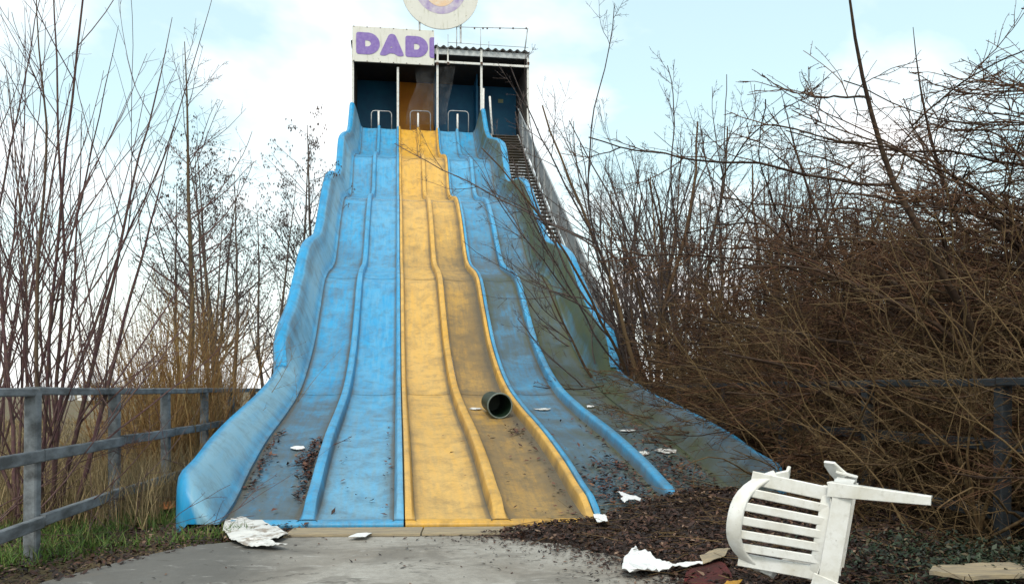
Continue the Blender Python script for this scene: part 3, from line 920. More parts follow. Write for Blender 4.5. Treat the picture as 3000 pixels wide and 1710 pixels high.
for i in range(npn):
    v0 = SV0 + (SV1 - SV0) * i / npn + 0.02; v1 = SV0 + (SV1 - SV0) * (i + 1) / npn - 0.02
    pts = [(v0, stz(v0) + 0.12), (v1, stz(v1) + 0.12), (v1, stz(v1) + 1.05), (v0, stz(v0) + 1.05)]
    q = MB()
    q.add([(SU1 + 0.04, a, b) for a, b in pts] + [(SU1 + 0.055, a, b) for a, b in pts], [(0, 1, 2, 3), (7, 6, 5, 4), (0, 4, 5, 1), (1, 5, 6, 2), (2, 6, 7, 3), (3, 7, 4, 0)])
    q.build("side_panel", M['galv'], stair)
    MB().box(SU1 - 0.02, SU1 + 0.035, v0 - 0.04, v0 + 0.01, stz(v0) - 0.05, stz(v0) + 1.1).build("baluster", M['galv'], stair)
MB().tube([(SU1 + 0.02, SV0, stz(SV0) + 1.12), (SU1 + 0.02, SV1, stz(SV1) + 1.12)], 0.03, 8).build("handrail", M['galv'], stair, True)
for v in (15.0, 21.0):
    for u in (SU0, SU1):
        MB().box(u - 0.05, u + 0.05, v - 0.05, v + 0.05, -0.2, stz(v) - 0.3).build("stair_leg", M['galv'], stair)

# ------------------------------------------------------------------ fences
def fence(name, label, posts, ztop, zr, mat, ext0, ext1):
    root = empty(name, (posts[0][0], posts[0][1], 0))
    tag(root, label, "fence")
    b = Vector((posts[0][0], posts[0][1], 0))
    d = (Vector((*posts[-1], 0)) - Vector((*posts[0], 0))).normalized()
    sd_ = Vector((-d.y, d.x, 0))
    for i, (x, y) in enumerate(posts):
        p = Vector((x, y, 0)) - b
        lean = Vector((rnd.uniform(-0.015, 0.015), rnd.uniform(-0.015, 0.015), 0))
        MB().sweep([p + Vector((0, 0, -0.15)), p + lean + Vector((0, 0, ztop - 0.035))], 0.042, 0.042, sd_, ch=0.12).build("post", mat, root)
    for k, z in enumerate(zr):
        pts = [Vector((*posts[0], 0)) - b - d * ext0] + [Vector((*q, 0)) - b for q in posts] + [Vector((*posts[-1], 0)) - b + d * ext1]
        for i in range(len(pts) - 1):
            a = pts[i] + d * 0.006; c = pts[i + 1] - d * 0.006
            j0, j1 = rnd.uniform(-0.008, 0.008), rnd.uniform(-0.008, 0.008)
            if k == 0:
                off = Vector((0, 0, z)); wv, tv, sv = 0.05, 0.028, sd_
            else:
                off = Vector((0, 0, z)) + sd_ * (-0.066); wv, tv, sv = 0.022, 0.04, sd_
            m_ = (a + c) / 2
            MB().sweep([a + off + Vector((0, 0, j0)), m_ + off + Vector((0, 0, (j0 + j1) / 2 - 0.004)), c + off + Vector((0, 0, j1))], wv, tv, sv, ch=0.14).build("rail", mat, root)
    return root
D1 = 5.55
p1 = Vector(((92 - CX) / FPX * D1, D1)); p2 = Vector(((335 - CX) / FPX * D1 * 1.29, D1 * 1.29)); p3 = Vector(((487 - CX) / FPX * D1 * 1.53, D1 * 1.53))
st_ = (p3 - p1) / 2
FL = [p1 - st_, p1, p2, p3] + [p3 + st_ * k for k in range(1, 6)]
fence("rail_fence", "grey three-rail fence standing in grass along the open field", [tuple(p) for p in FL], 1.165, (1.14, 0.705, 0.255), M['fence'], 0.8, 0.8)
q1 = Vector((2.95, 7.0)); sr = Vector((-0.14, 0.99)) * 1.55
FR = [q1 - sr * 2, q1 - sr, q1] + [q1 + sr * k for k in range(1, 6)]
fence("rail_fence", "dark three-rail fence swallowed by the arching brown shrub", [tuple(p + Vector((0.1, 0))) for p in FR], 1.225, (1.20, 0.765, 0.30), M['fencedark'], 0.8, 0.8)

# ------------------------------------------------------------------ bare trees and shrubs
def norm(a):
    return a / np.maximum(np.linalg.norm(a, axis=-1, keepdims=True), 1e-9)
def curves(rg, S, D, Ln, n, wig=0.1, up=0.0, droop=0.0, flat=0.0):
    Nn = len(S)
    pts = np.zeros((Nn, n, 3)); pts[:, 0] = S
    d = norm(D.copy()); step = (Ln / (n - 1))[:, None]
    for i in range(1, n):
        d = d + rg.normal(0, wig, (Nn, 3))
        d[:, 2] += up - droop * i / n
        if flat: d[:, 2] *= (1 - flat)
        d = norm(d)
        pts[:, i] = pts[:, i - 1] + d * step
    return pts
def spawn(rg, Pp, Rp, per, t0, t1, ang, ln, n, rfac, rmin, wig=0.1, up=0.0, droop=0.0, flat=0.0, keep=1.0, lenpow=0.7):
    Nn, m, _ = Pp.shape
    tot = Nn * per
    idx = np.repeat(np.arange(Nn), per)
    if keep < 1.0:
        idx = idx[rg.random(tot) < keep]; tot = len(idx)
    t = rg.uniform(t0, t1, tot) * (m - 1)
    i0 = np.clip(t.astype(int), 0, m - 2); fr = (t - i0)[:, None]
    S = Pp[idx, i0] * (1 - fr) + Pp[idx, i0 + 1] * fr
    T = norm(Pp[idx, i0 + 1] - Pp[idx, i0])
    r_ = Rp[idx, i0] * (1 - fr[:, 0]) + Rp[idx, i0 + 1] * fr[:, 0]
    rv = norm(rg.normal(0, 1, (tot, 3)))
    Nv = norm(rv - T * np.sum(rv * T, axis=1, keepdims=True))
    a = np.radians(rg.uniform(ang[0], ang[1], tot))[:, None]
    D = T * np.cos(a) + Nv * np.sin(a)
    plen = np.linalg.norm(Pp[:, -1] - Pp[:, 0], axis=1)[idx]
    tt = t / (m - 1)
    Ln = plen * rg.uniform(ln[0], ln[1], tot) * (1.15 - tt) ** lenpow
    C = curves(rg, S, D, Ln, n, wig, up, droop, flat)
    r0 = np.maximum(r_ * rfac, rmin)
    tp = np.linspace(1, 0.35, n)[None, :]
    return C, np.maximum(r0[:, None] * tp, rmin * 0.55)
def tubes_mesh(name, batches, sides=3):
    Vs = []; Fs = []; As = []; base = 0
    rga = np.random.default_rng(99)
    ref = norm(np.array([[0.31, 0.53, 0.79]]))
    th = np.arange(sides) * 2 * math.pi / sides
    for Pp, Rr in batches:
        Nn, n, _ = Pp.shape
        if Nn == 0: continue
        T = np.empty_like(Pp)
        T[:, 1:-1] = Pp[:, 2:] - Pp[:, :-2]; T[:, 0] = Pp[:, 1] - Pp[:, 0]; T[:, -1] = Pp[:, -1] - Pp[:, -2]
        T = norm(T)
        A = norm(np.cross(T, np.broadcast_to(ref, T.shape))); B = np.cross(T, A)
        V = Pp[:, :, None, :] + Rr[:, :, None, None] * (A[:, :, None, :] * np.cos(th)[None, None, :, None] + B[:, :, None, :] * np.sin(th)[None, None, :, None])
        Vs.append(V.reshape(-1, 3)); As.append(np.repeat(rga.random(Nn), n * sides))
        ci = np.arange(Nn)[:, None, None] * n * sides; ri = np.arange(n - 1)[None, :, None] * sides; k = np.arange(sides)[None, None, :]; k2 = (k + 1) % sides
        a = ci + ri + k; b = ci + ri + k2; c = ci + ri + sides + k2; d = ci + ri + sides + k
        Fs.append((np.stack([a, b, c, d], axis=-1) + base).reshape(-1, 4))
        base += Nn * n * sides
    V = np.concatenate(Vs).astype(np.float32); F = np.concatenate(Fs).astype(np.int32)
    me = bpy.data.meshes.new(name)
    me.vertices.add(len(V)); me.vertices.foreach_set("co", V.ravel())
    me.loops.add(F.size); me.loops.foreach_set("vertex_index", F.ravel())
    me.polygons.add(len(F)); me.polygons.foreach_set("loop_start", np.arange(len(F), dtype=np.int32) * 4)
    me.polygons.foreach_set("use_smooth", np.ones(len(F), dtype=bool))
    at_ = me.attributes.new('rnd', 'FLOAT', 'POINT'); at_.data.foreach_set('value', np.concatenate(As).astype(np.float32))
    me.update()
    return me
def stems(rg, dirs, lens, r0, n=14, wig=0.035, up=0.03, spread=0.12, taper=0.15, droop=0.0, flat=0.0):
    D = np.array(dirs, dtype=float)
    S = np.zeros((len(D), 3)); S[:, :2] = rg.normal(0, spread, (len(D), 2)); S[:, 2] = -0.1
    Pp = curves(rg, S, D, np.array(lens, dtype=float), n, wig, up, droop, flat)
    rr = np.array(r0)[:, None] * np.linspace(1, taper, n)[None, :] ** 0.9
    return Pp, rr
def fan(rg, n, amin, amax, az0=0, az1=360):
    th = np.radians(rg.uniform(amin, amax, n)); ph = np.radians(rg.uniform(az0, az1, n))
    return np.stack([np.sin(th) * np.cos(ph), np.sin(th) * np.sin(ph), np.cos(th)], axis=1)
def plant(name, label, cat, group, loc, rz, sc, trunk_me, crown_me, bm_, tm_):
    o = empty(name, loc, rz)
    o.scale = (sc, sc, sc)
    tag(o, label, cat, group)
    link_mesh("trunk", trunk_me, bm_, o)
    link_mesh("crown", crown_me, tm_, o)
    return o
TRI = {}
def variant(key, main, extra, bm_, tm_, sides=6):
    tm = tubes_mesh(key + "_trunk", [main], sides); tm.materials.append(M[bm_])
    cm = tubes_mesh(key + "_crown", extra, 3); cm.materials.append(M[tm_])
    TRI[key] = (tm, cm, M[bm_], M[tm_])

def willow(seed, nst, amax, h, az=(0, 360), r=0.022, tw=9):
    rg = np.random.default_rng(seed)
    d = fan(rg, nst, 4, amax, *az)
    m = stems(rg, d, rg.uniform(0.6, 1.05, nst) * h, rg.uniform(0.5, 1.1, nst) * r, 18, 0.04, 0.03, 0.10, 0.10)
    b1 = spawn(rg, *m, tw, 0.15, 0.85, (15, 42), (0.25, 0.55), 10, 0.6, 0.0042, 0.05, 0.045)
    b2 = spawn(rg, *b1, 4, 0.15, 0.95, (20, 50), (0.2, 0.5), 6, 0.6, 0.0026, 0.07, 0.03)
    return m, [b1, b2]
def coppice(seed, nst, amin, amax, h, r=0.02, tw=10, tw2=5, az=(0, 360)):
    rg = np.random.default_rng(seed)
    d = fan(rg, nst, amin, amax, *az)
    m = stems(rg, d, rg.uniform(0.5, 1.0, nst) * h, rg.uniform(0.4, 1.0, nst) * r, 14, 0.05, 0.03, 0.30, 0.12)
    b1 = spawn(rg, *m, tw, 0.15, 0.97, (18, 55), (0.16, 0.40), 8, 0.5, 0.0034, 0.07, 0.035)
    b2 = spawn(rg, *b1, tw2, 0.1, 0.98, (25, 60), (0.2, 0.5), 5, 0.55, 0.0024, 0.09, 0.02)
    return m, [b1, b2]
def forked(seed, nst, h, r, amax=38, tw=6, tw1=6, tw2=6, tw3=3):
    """crooked many-stemmed tree: stems that fork and fork again"""
    rg = np.random.default_rng(seed)
    d = fan(rg, nst, 5, amax)
    m = stems(rg, d, rg.uniform(0.55, 1.0, nst) * h * 0.8, rg.uniform(0.6, 1.0, nst) * r, 16, 0.075, 0.035, 0.30, 0.22)
    b0 = spawn(rg, *m, tw, 0.18, 0.85, (18, 42), (0.40, 0.75), 14, 0.68, 0.008, 0.075, 0.04, 0, 0, 1, 0.4)
    b1 = spawn(rg, *b0, tw1, 0.15, 0.97, (20, 50), (0.28, 0.6), 9, 0.6, 0.0052, 0.08, 0.035)
    b2 = spawn(rg, *b1, tw2, 0.1, 0.98, (25, 60), (0.22, 0.5), 6, 0.6, 0.0036, 0.09, 0.015)
    b3 = spawn(rg, *b2, tw3, 0.1, 1.0, (35, 75), (0.2, 0.45), 3, 0.7, 0.003, 0.1, 0.0)
    return m, [b0, b1, b2, b3]
def alder(seed, h, r, tw=22, tw2=8, tw3=4, nst=1, lean=6, catkins=True):
    rg = np.random.default_rng(seed)
    d = fan(rg, nst, 0, lean)
    m = stems(rg, d, rg.uniform(0.85, 1.0, nst) * h, np.ones(nst) * r, 18, 0.03, 0.05, 0.15, 0.08)
    b1 = spawn(rg, *m, tw, 0.22, 0.97, (35, 65), (0.22, 0.40), 10, 0.45, 0.005, 0.07, 0.03)
    b2 = spawn(rg, *b1, tw2, 0.15, 0.98, (30, 60), (0.25, 0.5), 6, 0.5, 0.003, 0.08, 0.01)
    b3 = spawn(rg, *b2, tw3, 0.2, 1.0, (30, 65), (0.3, 0.6), 4, 0.6, 0.0036, 0.1, 0.0)
    ex = [b1, b2, b3]
    if catkins:
        E = b3[0][:, -1]; k = rg.random(len(E)) < 0.4; E = E[k]
        Pc = np.stack([E, E + [0, 0, -0.02], E + [0, 0, -0.045], E + [0, 0, -0.06]], axis=1)
        Rc_ = np.tile([0.004, 0.014, 0.013, 0.003], (len(E), 1))
        ex.append((Pc, Rc_))
    return m, ex
def arching(seed, nst, h, r=0.03, az=(110, 250), tw=14, tw2=9, tw3=4, amin=15, amax=70, droop=0.06, up=0.02, flat=0.06, lmin=0.55, wig=0.055):
    rg = np.random.default_rng(seed)
    d = fan(rg, nst, amin, amax, *az)
    m = stems(rg, d, rg.uniform(lmin, 1.0, nst) * h, rg.uniform(0.4, 1.0, nst) * r, 18, wig, up, 0.35, 0.14, droop, 0.0)
    b1 = spawn(rg, *m, tw, 0.12, 0.98, (25, 70), (0.22, 0.50), 9, 0.5, 0.004, 0.07, 0.0, 0.03, flat)
    b2 = spawn(rg, *b1, tw2, 0.08, 0.98, (30, 75), (0.25, 0.55), 6, 0.55, 0.0028, 0.09, 0.0, 0.0, flat)
    b3 = spawn(rg, *b2, tw3, 0.1, 1.0, (40, 85), (0.12, 0.35), 3, 0.7, 0.0022, 0.1, 0.0)
    return m, [b1, b2, b3]

variant('willow_a', *willow(27, 14, 31, 5.9, tw=8), 'stem_purple', 'twig_purple')
variant('willow_b', *willow(22, 9, 28, 6.2, tw=8), 'stem_purple', 'twig_purple')
variant('whips', *arching(23, 12, 2.5, 0.009, (-10, 100), tw=6, tw2=3, tw3=2, amin=45, amax=82, droop=0.0, up=0.03, flat=0.0, lmin=0.5), 'twig_purple', 'twig_purple')
variant('sapling', *alder(31, 6.6, 0.055, 26, 6, 2, 1, 3, False), 'bark_willow', 'twig_purple')
variant('coppice_tan', *coppice(41, 120, 3, 36, 3.2, 0.011, 4, 3), 'twig_tan', 'twig_tan')
variant('alder_a', *alder(51, 9.2, 0.08, 26, 9, 5), 'bark_grey', 'twig_grey')
variant('alder_b', *alder(52, 8.2, 0.07, 22, 8, 5, 2, 12), 'bark_grey', 'twig_grey')
variant('fan_a', *forked(61, 9, 8.4, 0.060), 'bark_brown', 'twig_grey')
variant('fan_b', *forked(62, 8, 8.8, 0.065, 32), 'bark_brown', 'twig_grey')
def hawthorn(seed, nst, h, r, lx, tw0=13, tw=8, tw2=5, tw3=5, ang=(50, 95), zlo=0.10, ln=(0.42, 0.80), up=0.022, lean=(8, 50)):
    rg = np.random.default_rng(seed)
    d = fan(rg, nst, lean[0], lean[1], 110, 250)
    m = stems(rg, d, rg.uniform(0.6, 1.0, nst) * h, rg.uniform(0.5, 1.0, nst) * r, 20, 0.085, 0.012, 0.30, 0.045, 0.02)
    b0 = spawn(rg, *m, tw0, zlo, 0.97, ang, ln, 20, 0.6, 0.010, 0.10, up, 0.0, 0.14, 1.0, 0.35)
    keep = (b0[0][:, -1, 0] - b0[0][:, 0, 0]) < lx
    b0 = (b0[0][keep], b0[1][keep])
    b1 = spawn(rg, *b0, tw, 0.08, 0.98, (18, 50), (0.28, 0.62), 12, 0.62, 0.0062, 0.10, 0.010, 0.0, 0.10)
    b2 = spawn(rg, *b1, tw2, 0.08, 0.98, (22, 60), (0.30, 0.65), 7, 0.6, 0.0040, 0.10, 0.0, 0.0, 0.07)
    b3 = spawn(rg, *b2, tw3, 0.1, 1.0, (45, 90), (0.06, 0.2), 2, 0.8, 0.0032, 0.1, 0.0)
    return (m, b0), [b1, b2, b3]
def variant2(key, trunk, extra, bm_, tm_):
    tm = tubes_mesh(key + "_trunk", list(trunk), 6); tm.materials.append(M[bm_])
    cm = tubes_mesh(key + "_crown", extra, 3); cm.materials.append(M[tm_])
    TRI[key] = (tm, cm, M[bm_], M[tm_])
variant2('arch_a', *hawthorn(75, 10, 5.8, 0.055, 0.6, 14, 8, 5, 4, lean=(5, 42)), 'bark_dark', 'twig_brown')
variant2('arch_b', *hawthorn(72, 7, 3.4, 0.05, 0.3, 13, 8, 5, 3, (45, 95), 0.06, (0.6, 1.2), 0.015, (15, 65)), 'bark_dark', 'twig_brown')
variant2('arch_d', *hawthorn(74, 7, 3.6, 0.05, 0.4, 12, 7, 5, 3, (35, 85), 0.06, (0.55, 1.1), 0.02, (20, 68)), 'bark_brown', 'twig_olive')
variant('arch_c', *arching(73, 24, 3.5, 0.026, (90, 290), tw=6, tw2=4, tw3=2, amin=30, amax=92, droop=0.12, up=0.045, wig=0.15), 'twig_olive', 'twig_olive')
variant('hedge', *coppice(81, 22, 4, 44, 5.0, 0.05, 10, 6), 'bark_grey', 'twig_grey')
for k_, v_ in TRI.items(): print(k_, len(v_[0].polygons) * 2, len(v_[1].polygons) * 2)

def put(key, name, label, cat, group, x, y, rz=0.0, sc=1.0):
    tm, cm, b_, t_ = TRI[key]
    return plant(name, label, cat, group, (x, y, -0.03), R(rz), sc, tm, cm, b_, t_)
# open-field side
put('willow_a', "willow_tree", "tall purple-shooted willow growing through the grey rail fence", "tree", None, -4.0, 6.9, 200)
put('whips', "whip_shrub", "thin red-stemmed shrub whose whips lean across the grey rail fence", "shrub", None, -4.15, 6.3, 0)
put('willow_b', "willow_tree", "slender purple-shooted willow behind the grey rail fence, beside the pond", "tree", None, -6.1, 9.6, 40, 1.0)
put('willow_b', "willow_tree", "purple-twigged willow standing alone out in the field", "tree", None, -8.6, 13.5, 150, 1.1)
put('sapling', "sapling_tree", "straight single-stemmed sapling rising behind the tan shoot clump", "tree", None, -4.75, 12.0, 0, 1.0)
for i, (x, y, rz, s) in enumerate(((-4.15, 9.7, 0, 0.85), (-4.3, 10.7, 70, 0.95), (-4.5, 11.6, 160, 0.95))):
    put('coppice_tan', "shoot_clump", "dense clump of tan and russet shoots against the slide's blue wall", "shrub", "shoot clumps along the slide wall", x, y, rz, s)
for i, (k, x, y, rz, s) in enumerate((('alder_a', -5.2, 21.5, 0, 1.0), ('alder_b', -7.2, 20.5, 80, 0.95), ('alder_a', -6.3, 24.5, 140, 1.05), ('alder_b', -8.6, 23.0, 200, 0.95), ('alder_a', -5.9, 17.5, 250, 0.72), ('alder_b', -9.8, 27.0, 20, 0.95), ('alder_b', -6.0, 20.0, 330, 0.8), ('alder_a', -7.6, 18.6, 60, 0.72))):
    put(k, "alder_tree", "bare alder dotted with cones behind the shoot clumps", "tree", "bare alders behind the shoot clumps", x, y, rz, s)
for i in range(16):
    x = -40 + i * 2.1 + rnd.uniform(-0.8, 0.8); y = 56 + rnd.uniform(-8, 10) - 0.45 * (x + 20)
    k = 'hedge'
    put(k, "hedge_tree", "bare grey tree in the hedge on the far side of the field", "tree", "far hedge trees", x, y, rnd.uniform(0, 360), rnd.uniform(0.55, 0.9))
# thicket side
for i, (k, x, y, rz, s) in enumerate((('fan_a', 2.45, 13.4, 0, 0.9), ('fan_b', 3.3, 15.2, 60, 0.95), ('fan_a', 4.4, 14.4, 130, 0.88), ('fan_b', 3.3, 18.6, 120, 1.0), ('fan_b', 5.6, 16.5, 210, 0.88), ('fan_a', 4.9, 19.5, 260, 0.95), ('fan_b', 7.2, 17.0, 300, 0.82), ('fan_a', 9.0, 19.0, 30, 0.85), ('fan_b', 6.6, 22.0, 90, 0.95), ('fan_a', 10.6, 24.0, 170, 1.0), ('fan_b', 13.5, 23.0, 220, 0.95))):
    put(k, "thicket_tree", "bare many-stemmed tree fanning up beside the access stair", "tree", "many-stemmed trees beyond the stair", x, y, rz, s)
for i, (x, y, rz, s) in enumerate(((5.5, 8.2, 0, 1.0), (6.4, 9.8, -25, 0.95), (7.4, 8.0, 20, 1.05), (8.6, 11.5, -10, 1.15), (5.4, 11.8, 10, 0.8), (7.0, 12.8, 0, 0.95), (5.6, 9.3, 15, 0.7), (8.4, 9.3, -5, 1.15))):
    put('arch_a', "arching_shrub", "tall brown shrub with long layered branches behind the dark fence", "shrub", "tall layered shrubs behind the dark fence", x, y, rz, s)
for i, (k, x, y, rz, s) in enumerate((('arch_b', 5.1, 8.6, -15, 0.9), ('arch_d', 5.3, 10.4, 0, 0.9), ('arch_b', 6.6, 7.3, 10, 1.0), ('arch_b', 6.0, 12.2, 15, 1.15), ('arch_d', 4.8, 12.2, -10, 0.9), ('arch_d', 7.4, 10.0, 5, 1.05), ('arch_d', 5.9, 6.9, 5, 0.9), ('arch_b', 8.2, 13.6, -15, 1.3), ('arch_b', 5.4, 9.6, 25, 1.0), ('arch_d', 4.7, 9.2, 10, 0.68), ('arch_b', 6.6, 14.8, 10, 1.35), ('arch_d', 10.0, 15.0, 10, 1.5), ('arch_b', 3.5, 10.2, -5, 0.62), ('arch_d', 3.3, 11.4, 10, 0.62), ('arch_b', 3.1, 12.6, 0, 0.7), ('arch_b', 4.2, 7.3, 5, 0.5), ('arch_b', 4.0, 8.4, -20, 0.64), ('arch_b', 4.7, 6.0, 20, 0.6), ('arch_b', 4.9, 4.9, 0, 0.65), ('arch_d', 4.3, 6.6, -10, 0.5), ('arch_b', 4.6, 13.8, 0, 1.1), ('arch_d', 5.8, 11.2, 20, 1.15))):
    lb = ("low spreading russet shrub massed beside the slide's lower wall", "russet shrubs beside the lower wall") if k == 'arch_b' else ("olive-stemmed spreading shrub among the russet ones behind the dark fence", "olive shrubs among the russet ones")
    put(k, "brush_shrub", lb[0], "shrub", lb[1], x, y, rz, s)
for i, (x, y, rz, s) in enumerate(((3.9, 7.6, 0, 1.0), (4.1, 6.2, -20, 0.9), (3.9, 5.2, 20, 0.85), (4.9, 5.7, 0, 1.0), (3.6, 9.2, 10, 0.9), (3.55, 6.7, 30, 0.8), (3.4, 8.3, -30, 0.85), (4.4, 4.5, 0, 0.9), (4.7, 7.0, 40, 1.1), (3.25, 5.9, 15, 0.75), (3.1, 7.1, -10, 0.7))):
    put('arch_c', "bramble_bush", "olive-brown bramble sprawling over the dark fence", "shrub", "brambles over the dark fence", x, y, rz, s)

# ------------------------------------------------------------------ litter, grass
def litter_h(x, y):
    """height of the leaf drift on the thicket side"""
    d = np.interp(y, [2.0, 4.2, 4.9, 5.5, 6.0, 6.4, 7.0, 8.0], [1.15, 1.05, 0.98, 0.72, 0.30, -0.25, 0.62, 2.2])
    e = np.clip((x - d) / 0.55, 0, 1)
    h = 0.015 + (0.05 + 0.06 * np.clip((x - 1.2) / 0.8, 0, 1)) * e * e * (3 - 2 * e)
    h = h + 0.018 * np.sin(x * 3.1 + 1.3 * y) * e + 0.014 * np.sin(x * 7.0 - 3.0 * y) * e
    h = h + 0.12 * np.exp(-((x - 1.85) ** 2 / 0.5 + (y - 7.35) ** 2 / 0.35)) + 0.07 * np.exp(-((x - 1.2) ** 2 + (y - 7.0) ** 2) / 0.16)
    h = h - 0.07 * np.exp(-((x - 1.65) ** 2 / 0.12 + (y - 3.9) ** 2 / 0.2))
    h = np.maximum(h, 0.014)
    return np.where(x < d, -0.05 + 0.0 * h, h)
def leaves(name, Pn, size, mat, tilt=0.6, kind="stuff", label=None, cat=None):
    rg = np.random.default_rng(len(Pn) + 3)
    n = len(Pn)
    yaw = rg.uniform(0, 2 * math.pi, n); s = size[0] + (size[1] - size[0]) * rg.random(n) ** 2.2
    ax = np.stack([np.cos(yaw), np.sin(yaw), rg.normal(0, tilt, n) * 0.6], axis=1); ax = norm(ax)
    sdv = norm(np.cross(ax, np.stack([rg.normal(0, tilt, n) * 0.5, rg.normal(0, tilt, n) * 0.5, np.ones(n)], axis=1)))
    nn = np.cross(sdv, ax)
    cu = rg.uniform(-0.25, 0.45, n)[:, None]
    s = s[:, None]
    V = np.stack([Pn - ax * s, Pn + sdv * s * 0.42 + nn * s * cu, Pn + ax * s * 0.9 + nn * s * cu * 0.6, Pn - sdv * s * 0.42 + nn * s * cu], axis=1).reshape(-1, 3)
    b = np.arange(n)[:, None] * 4
    F = np.concatenate([b + np.array([[0, 1, 2]]), b + np.array([[0, 2, 3]])], axis=1).reshape(-1, 3)
    me = bpy.data.meshes.new(name)
    me.vertices.add(len(V)); me.vertices.foreach_set("co", V.astype(np.float32).ravel())
    me.loops.add(F.size); me.loops.foreach_set("vertex_index", F.astype(np.int32).ravel())
    me.polygons.add(len(F)); me.polygons.foreach_set("loop_start", np.arange(len(F), dtype=np.int32) * 3)
    a = me.attributes.new("rnd", 'FLOAT', 'POINT')
    a.data.foreach_set("value", np.repeat(rg.random(n), 4).astype(np.float32))
    me.update()
    o = link_mesh(name, me, mat)
    tag(o, label, cat, None, kind)
    return o
def blades(name, Pn, hgt, wd, mat, lean=0.35, label=None, cat=None):
    rg = np.random.default_rng(len(Pn) + 17)
    n = len(Pn)
    yaw = rg.uniform(0, 2 * math.pi, n)
    h = rg.uniform(hgt[0], hgt[1], n)[:, None]
    ln = np.stack([rg.normal(0, lean, n), rg.normal(0, lean, n), np.ones(n)], axis=1)
    sdv = np.stack([np.cos(yaw), np.sin(yaw), np.zeros(n)], axis=1) * wd
    m = Pn + norm(ln) * h * 0.55
    ln2 = ln.copy(); ln2[:, :2] *= 2.2
    t = m + norm(ln2) * h * 0.45
    V = np.stack([Pn - sdv, Pn + sdv, m + sdv * 0.7, m - sdv * 0.7, t], axis=1).reshape(-1, 3)
    b = np.arange(n)[:, None] * 5
    F = np.concatenate([b + np.array([[0, 1, 2]]), b + np.array([[0, 2, 3]]), b + np.array([[3, 2, 4]])], axis=1).reshape(-1, 3)
    me = bpy.data.meshes.new(name)
    me.vertices.add(len(V)); me.vertices.foreach_set("co", V.astype(np.float32).ravel())
    me.loops.add(F.size); me.loops.foreach_set("vertex_index", F.astype(np.int32).ravel())
    me.polygons.add(len(F)); me.polygons.foreach_set("loop_start", np.arange(len(F), dtype=np.int32) * 3)
    a = me.attributes.new("rnd", 'FLOAT', 'POINT')
    a.data.foreach_set("value", np.repeat(rg.random(n), 5).astype(np.float32))
    me.update()
    o = link_mesh(name, me, mat)
    tag(o, label, cat, None, "stuff")
    return o
# drift base
gx = np.linspace(-0.6, 9.0, 130); gy = np.linspace(2.0, 14.0, 130)
X, Y = np.meshgrid(gx, gy)
Z = litter_h(X, Y)
vs = np.stack([X, Y, Z], axis=-1).reshape(-1, 3)
fs = [(j * 130 + i, j * 130 + i + 1, (j + 1) * 130 + i + 1, (j + 1) * 130 + i) for j in range(129) for i in range(129)]
dr = mk("leaf_mould", vs, fs, M['soil'], None, True); dr["kind"] = "structure"
n = 150000
px_ = rng.uniform(-0.5, 6.5, n); py_ = 2.2 + (rng.random(n) ** 1.0) * 8.0
hh = litter_h(px_, py_)
k = hh > 0
k2 = (rng.random(n) < 0.006) & (px_ > -2.0) & (py_ < 6.3)
# drift lies on top of the slide's foot as well
pts = np.stack([px_[k], py_[k], hh[k] + rng.uniform(0.004, 0.035, k.sum())], axis=1)
leaves("leaf_litter", pts, (0.008, 0.038), M['leaf'], 0.8, label="brown dead leaves drifted over the foot of the slide and round the chair", cat="leaves")
def sticks():
    rg = np.random.default_rng(77)
    n_ = 1700
    x = rg.uniform(-0.3, 4.5, n_); y = rg.uniform(3.2, 9.0, n_); z = litter_h(x, y)
    k_ = z > 0
    S = np.stack([x[k_], y[k_], z[k_] + rg.uniform(0.01, 0.05, k_.sum())], axis=1)
    D = np.stack([rg.normal(0, 1, len(S)), rg.normal(0, 0.6, len(S)), rg.normal(0, 0.10, len(S))], axis=1)
    Pp = curves(rg, S, D, rg.uniform(0.06, 0.5, len(S)), 5, 0.12)
    Rr = rg.uniform(0.0015, 0.0045, len(S))[:, None] * np.linspace(1, 0.5, 5)[None]
    me = tubes_mesh("fallen_twigs", [(Pp, Rr)], 3)
    tag(link_mesh("fallen_twigs", me, M['twig_olive']), "thin fallen twigs strewn over the dead leaves", "twigs", None, "stuff")
sticks()
# thin strewn edge on the concrete
n = 1500
ex = rng.uniform(0, 1, n); ey = rng.uniform(4.3, 6.45, n)
bd = np.interp(ey, [2.0, 4.2, 4.9, 5.5, 6.0, 6.4, 7.0], [1.15, 1.05, 0.98, 0.72, 0.30, -0.25, 0.9])
pe = np.stack([bd - rng.exponential(0.16, n), ey, np.full(n, 0.02)], axis=1)
n2 = 110
ps = np.stack([rng.uniform(-2.2, 0.7, n2), rng.uniform(4.6, 6.3, n2), np.full(n2, 0.018)], axis=1)
leaves("strewn_leaves", np.concatenate([pe, ps]), (0.010, 0.026), M['leaf'], 0.35, label="thin scatter of dead leaf crumbs on the concrete path", cat="leaves")
